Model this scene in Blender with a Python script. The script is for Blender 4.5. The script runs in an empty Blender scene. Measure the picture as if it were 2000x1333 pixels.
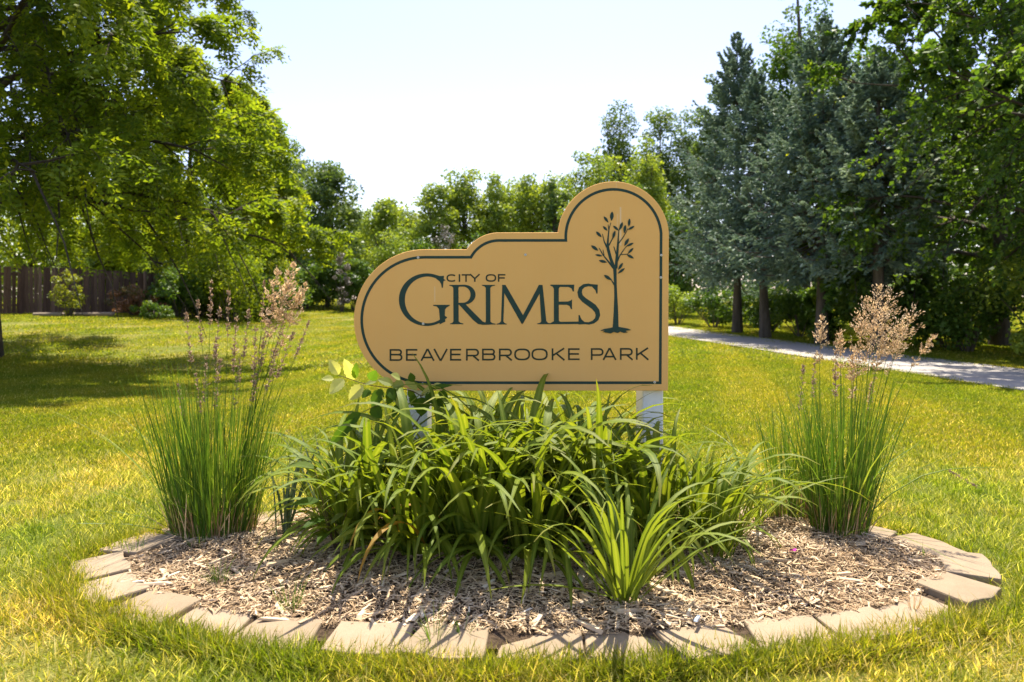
import bpy, math
import numpy as np
from mathutils import Vector, Matrix

rng = np.random.default_rng(7)
SC = bpy.context.scene
COL = SC.collection
R = math.radians

# ------------------------------------------------------------------ camera
EYE = 1.3
FP = 1400.0                      # focal length in pixels of the 2000 px wide photograph
cam_d = bpy.data.cameras.new('camera')
cam = bpy.data.objects.new('camera', cam_d); COL.objects.link(cam)
cam.location = (0, 0, EYE); cam.rotation_euler = (R(90), 0, 0)
cam_d.sensor_width = 36; cam_d.lens = 36 * FP / 2000
cam_d.shift_y = -(666.5 - 585) / 2000
cam_d.clip_start = 0.05; cam_d.clip_end = 3000
cam_d.dof.use_dof = True; cam_d.dof.focus_distance = 4.0; cam_d.dof.aperture_fstop = 2.6
SC.camera = cam

# ------------------------------------------------------------------ sky and sun
SUN_EL, SUN_AZ = R(67), R(8)
w = bpy.data.worlds.new('World'); SC.world = w; w.use_nodes = True
nt = w.node_tree
sky = nt.nodes.new('ShaderNodeTexSky'); sky.sky_type = 'NISHITA'; sky.sun_disc = False
sky.sun_elevation = SUN_EL; sky.sun_rotation = SUN_AZ
sky.air_density = 1.0; sky.dust_density = 1.0; sky.ozone_density = 1.6
wb = nt.nodes.new('ShaderNodeMix'); wb.data_type = 'RGBA'; wb.blend_type = 'MULTIPLY'; wb.inputs[0].default_value = 1.0
wb.inputs[7].default_value = (1.07, .925, .96, 1)                  # daylight white balance
nt.links.new(sky.outputs[0], wb.inputs[6]); nt.links.new(wb.outputs[2], nt.nodes['Background'].inputs[0])
nt.nodes['Background'].inputs[1].default_value = 0.135
sd = bpy.data.lights.new('sun', 'SUN'); sd.energy = 4.7; sd.angle = R(0.53); sd.color = (1.0, 0.93, 0.80)
so = bpy.data.objects.new('sun', sd); COL.objects.link(so)
sv = Vector((math.sin(SUN_AZ) * math.cos(SUN_EL), math.cos(SUN_AZ) * math.cos(SUN_EL), math.sin(SUN_EL)))
so.rotation_euler = (-sv).to_track_quat('-Z', 'Y').to_euler(); so.location = (0, 0, 30)

vs = SC.view_settings
vs.view_transform = 'Standard'; vs.look = 'None'; vs.gamma = 1.0; vs.use_curve_mapping = False
vs.exposure = 1.2
SC.render.engine = 'CYCLES'
cy = SC.cycles
cy.max_bounces = 7; cy.diffuse_bounces = 4; cy.glossy_bounces = 2; cy.transmission_bounces = 5; cy.transparent_max_bounces = 4
cy.use_denoising = True; cy.caustics_reflective = False; cy.caustics_refractive = False
cy.sample_clamp_indirect = 6.0

# ------------------------------------------------------------------ helpers
def at(px, py, d):
    """a point of the place, from the photograph's pixel and its distance"""
    return np.array([(px - 1000) / FP * d, d, EYE - (py - 585) / FP * d])

def S(t):
    t = np.clip(t, 0, 1); return t * t * (3 - 2 * t)

def height(x, y):
    x = np.asarray(x, float); y = np.asarray(y, float)
    left = 0.72 * S((-x - 6) / 11) * S((y - 9) / 15) * (1 - 0.55 * S((y - 27) / 9))
    far = 1.0 * S((y - 24) / 38)
    dip = -0.28 * np.exp(-((x + 5.5 + 0.06 * (y - 12)) / 3.2) ** 2) * S((y - 7) / 7) * (1 - S((y - 30) / 20))
    return left + far + dip

def mesh(name, V, F, mats=(), smooth=False, tint=None, attrs=None, matidx=None):
    """V (n,3); F a (m,k) array or a list of such arrays; tint per face (in order of F)"""
    me = bpy.data.meshes.new(name)
    V = np.asarray(V, np.float32)
    Fs = F if isinstance(F, list) else [F]
    Fs = [np.asarray(f, np.int32) for f in Fs if len(f)]
    loops = np.concatenate([f.ravel() for f in Fs])
    tot = np.concatenate([np.full(len(f), f.shape[1], np.int32) for f in Fs])
    start = np.concatenate([[0], np.cumsum(tot)[:-1]]).astype(np.int32)
    me.vertices.add(len(V)); me.vertices.foreach_set('co', V.ravel())
    me.loops.add(len(loops)); me.loops.foreach_set('vertex_index', loops)
    me.polygons.add(len(tot)); me.polygons.foreach_set('loop_start', start); me.polygons.foreach_set('loop_total', tot)
    me.polygons.foreach_set('use_smooth', np.full(len(tot), bool(smooth)))
    if matidx is not None: me.polygons.foreach_set('material_index', np.asarray(matidx, np.int32))
    me.update(calc_edges=True)
    for m in (mats if isinstance(mats, (list, tuple)) else [mats]): me.materials.append(m)
    if tint is not None:
        a = me.attributes.new('tint', 'FLOAT', 'FACE'); a.data.foreach_set('value', np.asarray(tint, np.float32))
    for k, v in (attrs or {}).items():
        a = me.attributes.new(k, 'FLOAT', 'POINT'); a.data.foreach_set('value', np.asarray(v, np.float32))
    return me

def obj(name, me, parent=None, loc=None, rot=None, **props):
    o = bpy.data.objects.new(name, me); COL.objects.link(o)
    if parent is not None: o.parent = parent
    if loc is not None: o.location = loc
    if rot is not None: o.rotation_euler = rot
    for k, v in props.items():
        if v is not None: o[k] = v
    return o

def thing(name, label, category, loc=(0, 0, 0), group=None, rotz=0):
    o = obj(name, None, None, loc, (0, 0, rotz), label=label, category=category, group=group)
    o.empty_display_size = 0.2
    return o

def unit(a):
    return a / np.maximum(np.linalg.norm(a, axis=-1, keepdims=True), 1e-9)

def tubes(P, Rd, k):
    """P (n,m,3) polylines, Rd (n,m) radii -> verts, quads"""
    n, m, _ = P.shape
    T = unit(np.gradient(P, axis=1))
    ref = np.zeros_like(T); ref[..., 0] = 0.31; ref[..., 1] = 0.95; ref[..., 2] = 0.05
    A = unit(np.cross(T, ref)); B = np.cross(T, A)
    th = np.arange(k) / k * 2 * np.pi
    V = P[:, :, None] + Rd[:, :, None, None] * (np.cos(th)[None, None, :, None] * A[:, :, None] + np.sin(th)[None, None, :, None] * B[:, :, None])
    idx = np.arange(n * m * k).reshape(n, m, k)
    a = idx[:, :-1]; b = idx[:, 1:]
    F = np.stack([a, np.roll(a, -1, 2), np.roll(b, -1, 2), b], -1).reshape(-1, 4)
    return V.reshape(-1, 3), F

def join(parts):
    Vs, Fs, o = [], [], 0
    for V, F in parts:
        Vs.append(V); Fs.append(np.asarray(F) + o); o += len(V)
    return np.concatenate(Vs), Fs

def leafquads(C, D, N, L, W):
    """diamond leaves around C, along D, facing N"""
    Sd = unit(np.cross(D, N))
    L = np.broadcast_to(L, len(C))[:, None]; W = np.broadcast_to(W, len(C))[:, None]
    V = np.stack([C - D * L * .5, C + Sd * W * .5 - D * L * .08, C + D * L * .5, C - Sd * W * .5 - D * L * .08], 1).reshape(-1, 3)
    F = np.arange(len(C) * 4).reshape(-1, 4)
    return V, F

def boxes(C, H, yaw=None, tilt=None):
    """axis boxes: centre C (n,3), half sizes H (n,3), yaw and tilt per box -> verts, quads"""
    n = len(C)
    s = np.array([[-1, -1, -1], [1, -1, -1], [1, 1, -1], [-1, 1, -1], [-1, -1, 1], [1, -1, 1], [1, 1, 1], [-1, 1, 1]], float)
    L = s[None] * np.asarray(H)[:, None]
    if tilt is not None:
        for ax, t in ((0, tilt[0]), (1, tilt[1])):
            c, sn = np.cos(t)[:, None], np.sin(t)[:, None]
            if ax == 0:
                y, z = L[..., 1].copy(), L[..., 2].copy(); L[..., 1] = c * y - sn * z; L[..., 2] = sn * y + c * z
            else:
                x, z = L[..., 0].copy(), L[..., 2].copy(); L[..., 0] = c * x + sn * z; L[..., 2] = -sn * x + c * z
    if yaw is not None:
        c, sn = np.cos(yaw)[:, None], np.sin(yaw)[:, None]
        x, y = L[..., 0].copy(), L[..., 1].copy(); L[..., 0] = c * x - sn * y; L[..., 1] = sn * x + c * y
    V = (L + np.asarray(C)[:, None]).reshape(-1, 3)
    f = np.array([[0, 3, 2, 1], [4, 5, 6, 7], [0, 1, 5, 4], [1, 2, 6, 5], [2, 3, 7, 6], [3, 0, 4, 7]])
    F = (f[None] + np.arange(n)[:, None, None] * 8).reshape(-1, 4)
    return V, F

# ------------------------------------------------------------------ materials
class NT:
    def __init__(s, name):
        s.m = bpy.data.materials.new(name); s.m.use_nodes = True
        s.t = s.m.node_tree; s.b = s.t.nodes['Principled BSDF']; s.out = s.t.nodes['Material Output']
    def n(s, kind, **kw):
        x = s.t.nodes.new('ShaderNode' + kind)
        for k, v in kw.items(): setattr(x, k, v)
        return x
    def l(s, a, b): s.t.links.new(a, b)
    def val(s, sock, v): sock.default_value = v
    def pos(s): return s.n('NewGeometry').outputs['Position']
    def objco(s): return s.n('TexCoord').outputs['Object']
    def noise(s, scale, co=None, detail=4, rough=.55, vscale=None):
        x = s.n('TexNoise'); x.inputs['Scale'].default_value = scale; x.inputs['Detail'].default_value = detail
        x.inputs['Roughness'].default_value = rough
        if co is not None:
            if vscale:
                mp = s.n('Mapping'); mp.inputs['Scale'].default_value = vscale; s.l(co, mp.inputs['Vector']); co = mp.outputs[0]
            s.l(co, x.inputs['Vector'])
        return x.outputs['Fac']
    def ramp(s, fac, stops):
        x = s.n('ValToRGB'); e = x.color_ramp.elements
        while len(e) < len(stops): e.new(.5)
        for q, (p, c) in zip(e, stops): q.position = p; q.color = (*c, 1) if len(c) == 3 else c
        s.l(fac, x.inputs[0]); return x.outputs[0]
    def mix(s, fac, a, b, mode='MIX'):
        x = s.n('Mix', data_type='RGBA', blend_type=mode)
        for sock, v in ((x.inputs[0], fac), (x.inputs[6], a), (x.inputs[7], b)):
            if isinstance(v, (int, float)): sock.default_value = v
            elif isinstance(v, tuple): sock.default_value = (*v, 1)
            else: s.l(v, sock)
        return x.outputs[2]
    def math(s, op, a, b=0.0):
        x = s.n('Math', operation=op)
        for sock, v in ((x.inputs[0], a), (x.inputs[1], b)):
            if isinstance(v, (int, float)): sock.default_value = v
            else: s.l(v, sock)
        return x.outputs[0]
    def attr(s, name): return s.n('Attribute', attribute_name=name).outputs['Fac']
    def bump(s, h, strength=.4, dist=.01):
        x = s.n('Bump'); x.inputs['Strength'].default_value = strength; x.inputs['Distance'].default_value = dist
        s.l(h, x.inputs['Height']); s.l(x.outputs[0], s.b.inputs['Normal'])
    def setup(s, color=None, rough=.6, spec=.3):
        if color is not None:
            if isinstance(color, tuple): s.b.inputs['Base Color'].default_value = (*color, 1)
            else: s.l(color, s.b.inputs['Base Color'])
        s.b.inputs['Roughness'].default_value = rough; s.b.inputs['Specular IOR Level'].default_value = spec
        return s.m

def leaf_mat(name, stops, trans=.45, trans_gain=(1.5, 1.35, .55), rough=.45, spec=.35, noise_scale=.6, noise_amt=.25, extra=None, gain=1.75):
    """foliage: reflecting front, light passing through"""
    m = NT(name)
    col = m.ramp(m.attr('tint'), [(p, tuple(v * gain for v in c)) for p, c in stops])
    if extra: col = extra(m, col)
    nz = m.noise(noise_scale, m.pos(), 3)
    g = m.math('ADD', m.math('MULTIPLY', nz, noise_amt * 2), 1 - noise_amt)
    gc = m.n('CombineColor'); [m.l(g, gc.inputs[i]) for i in range(3)]
    col = m.mix(1.0, col, gc.outputs[0], 'MULTIPLY')
    m.setup(col, rough, spec)
    tr = m.n('BsdfTranslucent')
    m.l(m.mix(1.0, col, trans_gain, 'MULTIPLY'), tr.inputs['Color'])
    mx = m.n('MixShader'); mx.inputs[0].default_value = trans
    m.l(m.b.outputs[0], mx.inputs[1]); m.l(tr.outputs[0], mx.inputs[2]); m.l(mx.outputs[0], m.out.inputs['Surface'])
    return m.m

def bark_mat(name, a, b, sc=6):
    m = NT(name); co = m.objco()
    nz = m.noise(sc, co, 6, .7, (1, 1, .18))
    m.bump(nz, .8, .03)
    return m.setup(m.ramp(nz, [(.3, a), (.7, b)]), .9, .15)

M = {}
M['bark_dark'] = bark_mat('bark_dark', (.025, .019, .014), (.10, .08, .06))
M['bark_grey'] = bark_mat('bark_grey', (.05, .04, .03), (.17, .14, .11))
G = lambda *a: a
M['locust'] = leaf_mat('locust_leaf', [(0, (.034, .060, .006)), (.5, (.070, .105, .009)), (1, (.135, .158, .012))], .60, (1.7, 1.5, .5), .55, .18, gain=2.1)
M['locust_far'] = leaf_mat('locust_far_leaf', [(0, (.045, .075, .007)), (.5, (.090, .125, .010)), (1, (.150, .170, .012))], .58, (1.7, 1.5, .5), .55, .18, gain=2.0)
M['maple'] = leaf_mat('maple_leaf', [(0, (.022, .046, .008)), (.5, (.042, .080, .011)), (1, (.085, .120, .014))], .48, (1.6, 1.5, .5), .5, .3, .6, .3, None, 2.0)
M['poplar'] = leaf_mat('poplar_leaf', [(0, (.028, .052, .014)), (.5, (.055, .086, .020)), (1, (.09, .122, .026))], .45, (1.5, 1.4, .6), gain=2.0)
M['willow'] = leaf_mat('willow_leaf', [(0, (.050, .078, .014)), (.5, (.090, .120, .017)), (1, (.140, .162, .025))], .5, (1.6, 1.5, .5), gain=2.4)
M['shrub'] = leaf_mat('shrub_leaf', [(0, (.028, .060, .010)), (.5, (.052, .095, .013)), (1, (.10, .135, .018))], .45, (1.6, 1.5, .5))
M['yellow_shrub'] = leaf_mat('yellow_shrub_leaf', [(0, (.07, .095, .010)), (1, (.17, .18, .018))], .5)
M['red_shrub'] = leaf_mat('red_shrub_leaf', [(0, (.05, .05, .015)), (.5, (.13, .065, .03)), (1, (.22, .11, .06))], .35, (1.3, 1.1, .8))
M['twig_grey'] = leaf_mat('dry_twig', [(0, (.10, .085, .07)), (1, (.22, .19, .16))], .1, (1, 1, 1))
M['spruce'] = leaf_mat('spruce_needle', [(0, (.032, .056, .045)), (.5, (.072, .100, .074)), (1, (.15, .182, .136))], .25, (1.1, 1.1, .8), .55, .3, .8, .2, None, 2.9)
M['spruce_green'] = leaf_mat('green_spruce_needle', [(0, (.030, .058, .035)), (.5, (.062, .105, .062)), (1, (.12, .165, .10))], .16, (1.1, 1.1, .8), .55, .3, .8, .2, None, 2.9)

# lawn: large worn patches and the painted sheen of mowing stripes, shared by the sheet and the blades
def lawn_patch(m, col):
    p = m.pos()
    n1 = m.noise(.35, p, 4, .6); n2 = m.noise(2.2, p, 3, .6)
    f = m.math('ADD', m.math('MULTIPLY', n1, .6), m.math('MULTIPLY', n2, .4))
    x = m.ramp(f, [(.36, (.76, .93, .66)), (.5, (1, 1, 1)), (.66, (1.18, 1.06, 1.15))])
    col = m.mix(1.0, col, x, 'MULTIPLY')
    wv = m.n('TexWave', wave_type='BANDS'); wv.inputs['Scale'].default_value = .19; wv.inputs['Distortion'].default_value = .8; wv.inputs['Detail'].default_value = 1
    mp = m.n('Mapping'); mp.inputs['Rotation'].default_value = (0, 0, R(14)); m.l(p, mp.inputs['Vector']); m.l(mp.outputs[0], wv.inputs['Vector'])
    st = m.ramp(wv.outputs['Fac'], [(.3, (.86, .93, .84)), (.7, (1.10, 1.06, 1.14))])  # mowing stripes: light off the bent blades put into the colour
    return m.mix(1.0, col, st, 'MULTIPLY')

m = NT('lawn_ground')
gcol = m.ramp(m.noise(75, m.pos(), 6, .8), [(.36, (.08, .078, .018)), (.5, (.18, .18, .035)), (.62, (.30, .27, .075)), (.72, (.46, .39, .16))])
m.setup(lawn_patch(m, gcol), .95, .1); m.bump(m.noise(60, m.pos(), 4, .7), .7, .03)
M['lawn_ground'] = m.m
M['grass'] = leaf_mat('grass_blade', [(0, (.076, .106, .009)), (.35, (.124, .142, .011)), (.68, (.183, .172, .021)), (.82, (.27, .235, .060)), (1, (.46, .39, .18))],
                      .58, (1.65, 1.55, .5), .6, .2, 1.5, .12, lawn_patch, 1.62)
m = NT('mulch_soil')
nz = m.noise(45, m.pos(), 6, .75)
m.bump(nz, 1, .03)
M['mulch_soil'] = m.setup(m.ramp(nz, [(.35, (.05, .033, .02)), (.6, (.16, .11, .07))]), .95, .1)
m = NT('wood_chip')
nz = m.noise(120, m.pos(), 3, .6)
M['wood_chip'] = m.setup(m.mix(m.math('MULTIPLY', nz, .5), m.ramp(m.attr('tint'), [(0, (.13, .075, .038)), (.22, (.36, .235, .125)), (.5, (.62, .45, .27)), (.88, (.76, .61, .42)), (1, (.84, .75, .61))]), (.50, .35, .195)), .9, .15)
m = NT('edging_stone')
nz = m.noise(9, m.objco(), 5, .6); fine = m.noise(160, m.objco(), 4, .7)
c = m.ramp(nz, [(.3, (.300, .228, .150)), (.7, (.375, .290, .196))])
st_ = m.noise(3.2, m.pos(), 6, .7); c = m.mix(m.ramp(st_, [(.5, (0, 0, 0)), (.72, (.55, .55, .55))]), c, (.15, .115, .07))
c = m.mix(.35, c, m.ramp(fine, [(.3, (.24, .182, .118)), (.7, (.43, .335, .232))]))
oi = m.n('ObjectInfo'); c = m.mix(1.0, c, m.ramp(oi.outputs['Random'], [(0, (.86, .84, .80)), (1, (1.06, 1.05, 1.04))]), 'MULTIPLY')
m.bump(fine, .5, .004)
M['stone'] = m.setup(c, .9, .15)
m = NT('path_concrete')
nz = m.noise(.9, m.pos(), 5, .65); fine = m.noise(90, m.pos(), 3, .7)
c = m.ramp(nz, [(.3, (.32, .285, .245)), (.7, (.43, .39, .345))]); c = m.mix(.25, c, m.ramp(fine, [(.3, (.15, .14, .13)), (.7, (.45, .42, .39))]))
m.bump(fine, .3, .005)
M['path'] = m.setup(c, .9, .2)
m = NT('sign_board')
co = m.objco()
nz = m.noise(3, co, 4); vert = m.noise(40, co, 3, .6, (1, 1, .03)); fine = m.noise(400, co, 2)
c = m.ramp(nz, [(.3, (.80, .43, .132)), (.7, (.83, .455, .145))])
c = m.mix(m.math('MULTIPLY', vert, .30), c, (.78, .50, .20))
# pale runs of weathering down from the crown of the sign
sx = m.n('SeparateXYZ'); m.l(co, sx.inputs[0])
def streak(x0, wd, z0, z1, amt):
    dx = m.math('DIVIDE', m.math('ABSOLUTE', m.math('SUBTRACT', sx.outputs[0], x0)), wd)
    k = m.math('SUBTRACT', 1.0, dx); k = m.math('MAXIMUM', k, 0.0)
    zz = m.math('MULTIPLY', m.math('GREATER_THAN', sx.outputs[2], z0), m.math('LESS_THAN', sx.outputs[2], z1))
    return m.math('MULTIPLY', m.math('MULTIPLY', m.math('MULTIPLY', k, zz), amt), m.ramp(vert, [(.35, (0, 0, 0)), (.6, (1, 1, 1))]))
zz = lambda py: 1.3 - (py - 585) * .0029786
xx = lambda px: (px - 1000) * .0029786
f = None
for px, wd, a, b, amt in ((1203.5, .006, 372, 352, .75), (1212, .007, 480, 405, .6), (1206, .005, 470, 418, .5), (849, .005, 590, 560, .5), (998, .004, 615, 596, .6), (1211, .006, 640, 520, .15)):
    q = streak(xx(px), wd, zz(a), zz(b), amt)
    f = q if f is None else m.math('MAXIMUM', f, q)
c = m.mix(f, c, (.82, .74, .6))
M['board'] = m.setup(c, .8, .12)
m = NT('sign_green')
c = m.ramp(m.noise(25, m.objco(), 4, .6), [(.3, (.010, .036, .028)), (.7, (.014, .048, .038))])
M['sign_green'] = m.setup(c, .5, .3)
m = NT('sign_dark')
c = m.ramp(m.noise(30, m.objco(), 4, .6), [(.3, (.014, .024, .012)), (.7, (.020, .032, .016))])
M['sign_dark'] = m.setup(c, .5, .3)
m = NT('post_white')
c = m.ramp(m.noise(6, m.objco(), 5, .6), [(.3, (.70, .70, .68)), (.7, (.80, .80, .79))])
M['white'] = m.setup(c, .5, .3)
m = NT('screw_steel'); m.b.inputs['Metallic'].default_value = .8
M['steel'] = m.setup((.55, .54, .50), .45, .5)
m = NT('screw_recess'); M['recess'] = m.setup((.03, .03, .03), .8, .2)
m = NT('fence_wood')
nz = m.noise(5, m.objco(), 5, .65, (3, 3, .3)); oi = m.n('ObjectInfo')
c = m.ramp(nz, [(.3, (.10, .062, .045)), (.7, (.20, .13, .095))])
c = m.mix(1.0, c, m.ramp(oi.outputs['Random'], [(0, (.65, .6, .6)), (.8, (1.1, 1.05, 1.0)), (1, (1.7, 1.7, 1.65))]), 'MULTIPLY')
M['fence'] = m.setup(c, .85, .2)
m = NT('timber_wood'); nz = m.noise(8, m.objco(), 5, .65, (.3, 3, 3))
M['timber'] = m.setup(m.ramp(nz, [(.3, (.16, .12, .08)), (.7, (.36, .29, .21))]), .9, .15)

def blade_leaf(name, c0, c1, rib, tipc, gain=(1.5, 1.35, .5), trans=.46, spec=.22, rough=.5):
    m = NT(name)
    oi = m.n('ObjectInfo'); col = m.mix(oi.outputs['Random'], c0, c1)
    ac = m.attr('across'); al = m.attr('along')
    rb = m.math('SUBTRACT', 1.0, m.math('MULTIPLY', m.math('ABSOLUTE', ac), 2.2)); rb = m.math('MAXIMUM', rb, 0.0)
    col = m.mix(m.math('MULTIPLY', rb, .45), col, rib)
    tp = m.math('MULTIPLY', m.math('MAXIMUM', m.math('SUBTRACT', al, .8), 0.0), 2.5)
    tp = m.math('MULTIPLY', tp, m.math('FRACT', m.math('MULTIPLY', oi.outputs['Random'], 7.31)))
    col = m.mix(tp, col, tipc)
    st = m.n('TexWave', wave_type='BANDS'); st.inputs['Scale'].default_value = 3.5
    cc = m.n('CombineXYZ'); m.l(ac, cc.inputs[0]); m.l(cc.outputs[0], st.inputs['Vector'])
    m.bump(st.outputs['Fac'], .15, .002)
    m.setup(col, rough, spec)
    tr = m.n('BsdfTranslucent'); m.l(m.mix(1.0, col, gain, 'MULTIPLY'), tr.inputs['Color'])
    mx = m.n('MixShader'); mx.inputs[0].default_value = trans
    m.l(m.b.outputs[0], mx.inputs[1]); m.l(tr.outputs[0], mx.inputs[2]); m.l(mx.outputs[0], m.out.inputs['Surface'])
    return m.m
M['lily'] = blade_leaf('daylily_leaf', (.105, .170, .014), (.20, .255, .022), (.36, .41, .07), (.35, .25, .06))
M['lily_pale'] = blade_leaf('daylily_pale_leaf', (.13, .20, .022), (.21, .265, .032), (.34, .38, .08), (.40, .28, .08))
M['lily_yellow'] = blade_leaf('daylily_yellow_leaf', (.36, .24, .03), (.42, .20, .03), (.45, .32, .08), (.30, .13, .03))
M['iris'] = blade_leaf('iris_leaf', (.075, .115, .060), (.115, .155, .085), (.2, .24, .14), (.4, .3, .12), (1.2, 1.2, .8), .3)
M['elm'] = leaf_mat('elm_leaf', [(0, (.035, .085, .012)), (.5, (.07, .13, .016)), (1, (.44, .46, .20))], .66, (1.6, 1.45, .5), .5, .12, 30, .12, None, 1.4)  # palest stop has sunlight shining through the leaf put into its colour
M['elm_stem'] = NT('elm_stem').setup((.10, .06, .035), .7, .25)
M['reed'] = leaf_mat('reed_blade', [(0, (.030, .070, .010)), (.5, (.065, .118, .014)), (.85, (.125, .17, .022)), (1, (.26, .25, .06))], .4, (1.45, 1.35, .5), .45, .35, 9, .15)
M['straw'] = leaf_mat('reed_straw', [(0, (.16, .095, .05)), (.6, (.30, .19, .10)), (1, (.46, .34, .19))], .2, (1.1, 1, .8), .7, .2, 9, .15)
M['plume'] = leaf_mat('reed_plume', [(0, (.17, .115, .068)), (.5, (.37, .28, .17)), (1, (.58, .46, .31))], .35, (1.15, 1.0, .8), .7, .2, 20, .15)
M['plume_narrow'] = leaf_mat('reed_plume_narrow', [(0, (.12, .085, .07)), (.5, (.22, .155, .11)), (1, (.38, .29, .18))], .3, (1.15, 1.0, .8), .7, .2, 20, .15)
M['petal'] = NT('pink_petal').setup((.55, .04, .35), .6, .2)
M['foil'] = NT('pale_scrap').setup((.45, .52, .62), .35, .5)

# ------------------------------------------------------------------ ground
BX, BY, RX, RY = 0.10, 3.53, 2.17, 1.03          # the oval bed, outer edge of its stones
def bed_q(x, y, rx=RX, ry=RY):
    return np.sqrt(((x - BX) / rx) ** 2 + ((y - BY) / ry) ** 2)
PATH_A, PATH_B = np.array([8.45, 10.3]), np.array([6.55, 28.0])    # centre line of the footpath
PD = unit(PATH_B - PATH_A); PN = np.array([PD[1], -PD[0]]); PW = 1.28
def path_centre(t):                                                # t in metres along the path from PATH_A
    t = np.asarray(t, float)
    bend = np.where(t > 14, -((t - 14) ** 2) * .010, 0)
    return PATH_A + np.outer(t, PD) + np.outer(bend, PN)
def path_dist(x, y):
    r = np.stack([x - PATH_A[0], y - PATH_A[1]], -1); t = r @ PD; s = r @ PN
    return s - np.where(t > 14, -((t - 14) ** 2) * .010, 0)

def grid_sheet(xs, ys, fn, hole=None):
    X, Y = np.meshgrid(xs, ys); Z = fn(X, Y)
    V = np.stack([X, Y, Z], -1).reshape(-1, 3)
    i = np.arange(len(xs) * len(ys)).reshape(len(ys), len(xs))
    F = np.stack([i[:-1, :-1], i[:-1, 1:], i[1:, 1:], i[1:, :-1]], -1).reshape(-1, 4)
    return V, F
xs = np.concatenate([[-900, -500, -300, -180, -110, -70, -50], np.arange(-40, 40.1, .5), [50, 70, 110, 180, 300, 500, 900]])
ys = np.concatenate([[-60, -30, -15], np.arange(-8, 70.1, .5), [75, 82, 95, 120, 160, 240, 400, 700, 1500]])
V, F = grid_sheet(xs, ys, height)
obj('lawn', mesh('lawn', V, F, M['lawn_ground'], True), kind='structure')

# footpath on the right and the pale strip of a far path
def strip(c, half_n, name, lift, mat, cross=7):
    T = unit(np.gradient(c, axis=0)); Nn = np.stack([T[:, 1], -T[:, 0]], -1)
    u = np.linspace(-half_n, half_n, cross)
    XY = c[:, None] + Nn[:, None] * u[None, :, None]
    Z = height(XY[..., 0], XY[..., 1]) + lift
    V = np.concatenate([XY, Z[..., None]], -1).reshape(-1, 3)
    i = np.arange(len(V)).reshape(len(c), cross)
    F = np.stack([i[:-1, :-1], i[:-1, 1:], i[1:, 1:], i[1:, :-1]], -1).reshape(-1, 4)
    return obj(name, mesh(name, V, F, mat, True), kind='structure')
strip(path_centre(np.arange(-12, 34, .5)), PW, 'footpath', .02, M['path'])
fp = np.stack([np.linspace(-40, 6, 60), 57 + 0 * np.linspace(-40, 6, 60)], -1)
strip(fp, .9, 'far_path', .03, M['path'])

# mulch: a low mound and its loose chips
n = 36; th = np.linspace(0, 2 * np.pi, 73)[:-1]; rr = np.linspace(0, 1, 14)
def mound(x, y):
    q = bed_q(x, y); return .025 + .055 * (1 - np.clip(q, 0, 1) ** 2) + .012 * np.sin(9 * x + 3 * y) * np.cos(7 * y - 2 * x)
X = BX + np.outer(rr, np.cos(th)) * (RX - .1); Y = BY + np.outer(rr, np.sin(th)) * (RY - .1)
V = np.stack([X, Y, mound(X, Y) - .012], -1).reshape(-1, 3)
i = np.arange(len(V)).reshape(len(rr), len(th))
F = np.stack([i[:-1], np.roll(i[:-1], -1, 1), np.roll(i[1:], -1, 1), i[1:]], -1).reshape(-1, 4)
F = F[:, ::-1]
obj('mulch_bed', mesh('mulch_bed', V, F, M['mulch_soil'], True), kind='structure')

def in_bed(nn, rx, ry):
    a = rng.uniform(0, 2 * np.pi, nn); q = np.sqrt(rng.uniform(0, 1, nn))
    return BX + q * rx * np.cos(a), BY + q * ry * np.sin(a)
def chips():
    parts, tints = [], []
    for nn, l0, l1, w0, w1, tilt, t0, t1 in ((33000, .009, .032, .0009, .0022, .38, .0, .80), (8000, .012, .034, .0022, .0052, .32, .0, .9), (900, .026, .065, .004, .010, .22, .15, 1.), (60, .05, .11, .010, .022, .12, .3, 1.)):
        x, y = in_bed(nn, RX - .195, RY - .195)
        L = rng.uniform(l0, l1, nn) * rng.uniform(.7, 1.2, nn); W = rng.uniform(w0, w1, nn); T = W * rng.uniform(.2, .6, nn)
        z = mound(x, y) + rng.uniform(-.004, .012, nn)
        V, F = boxes(np.stack([x, y, z], -1), np.stack([L, W, T], -1) * .5 * 1.6, rng.uniform(0, np.pi * 2, nn), (rng.normal(0, tilt, nn), rng.normal(0, tilt * .7, nn)))
        V = V.reshape(-1, 8, 3)                      # splintered ends: pull corners
        c = V.mean(1, keepdims=True); V = c + (V - c) * rng.uniform(.55, 1.12, (nn, 8, 1)); V = V.reshape(-1, 3)
        parts.append((V, F)); t = np.clip(rng.beta(2.4, 1.7, nn) * (t1 - t0) + t0 + .16 * np.sin(4.1 * x + 2 * np.sin(5 * y)) * np.cos(6.3 * y - 1.7 * x), 0, 1); tints.append(np.repeat(t, 6))
    V, F = join(parts)
    obj('mulch_chips', mesh('mulch_chips', V, F, M['wood_chip'], tint=np.concatenate(tints)), kind='stuff')
chips()

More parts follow.
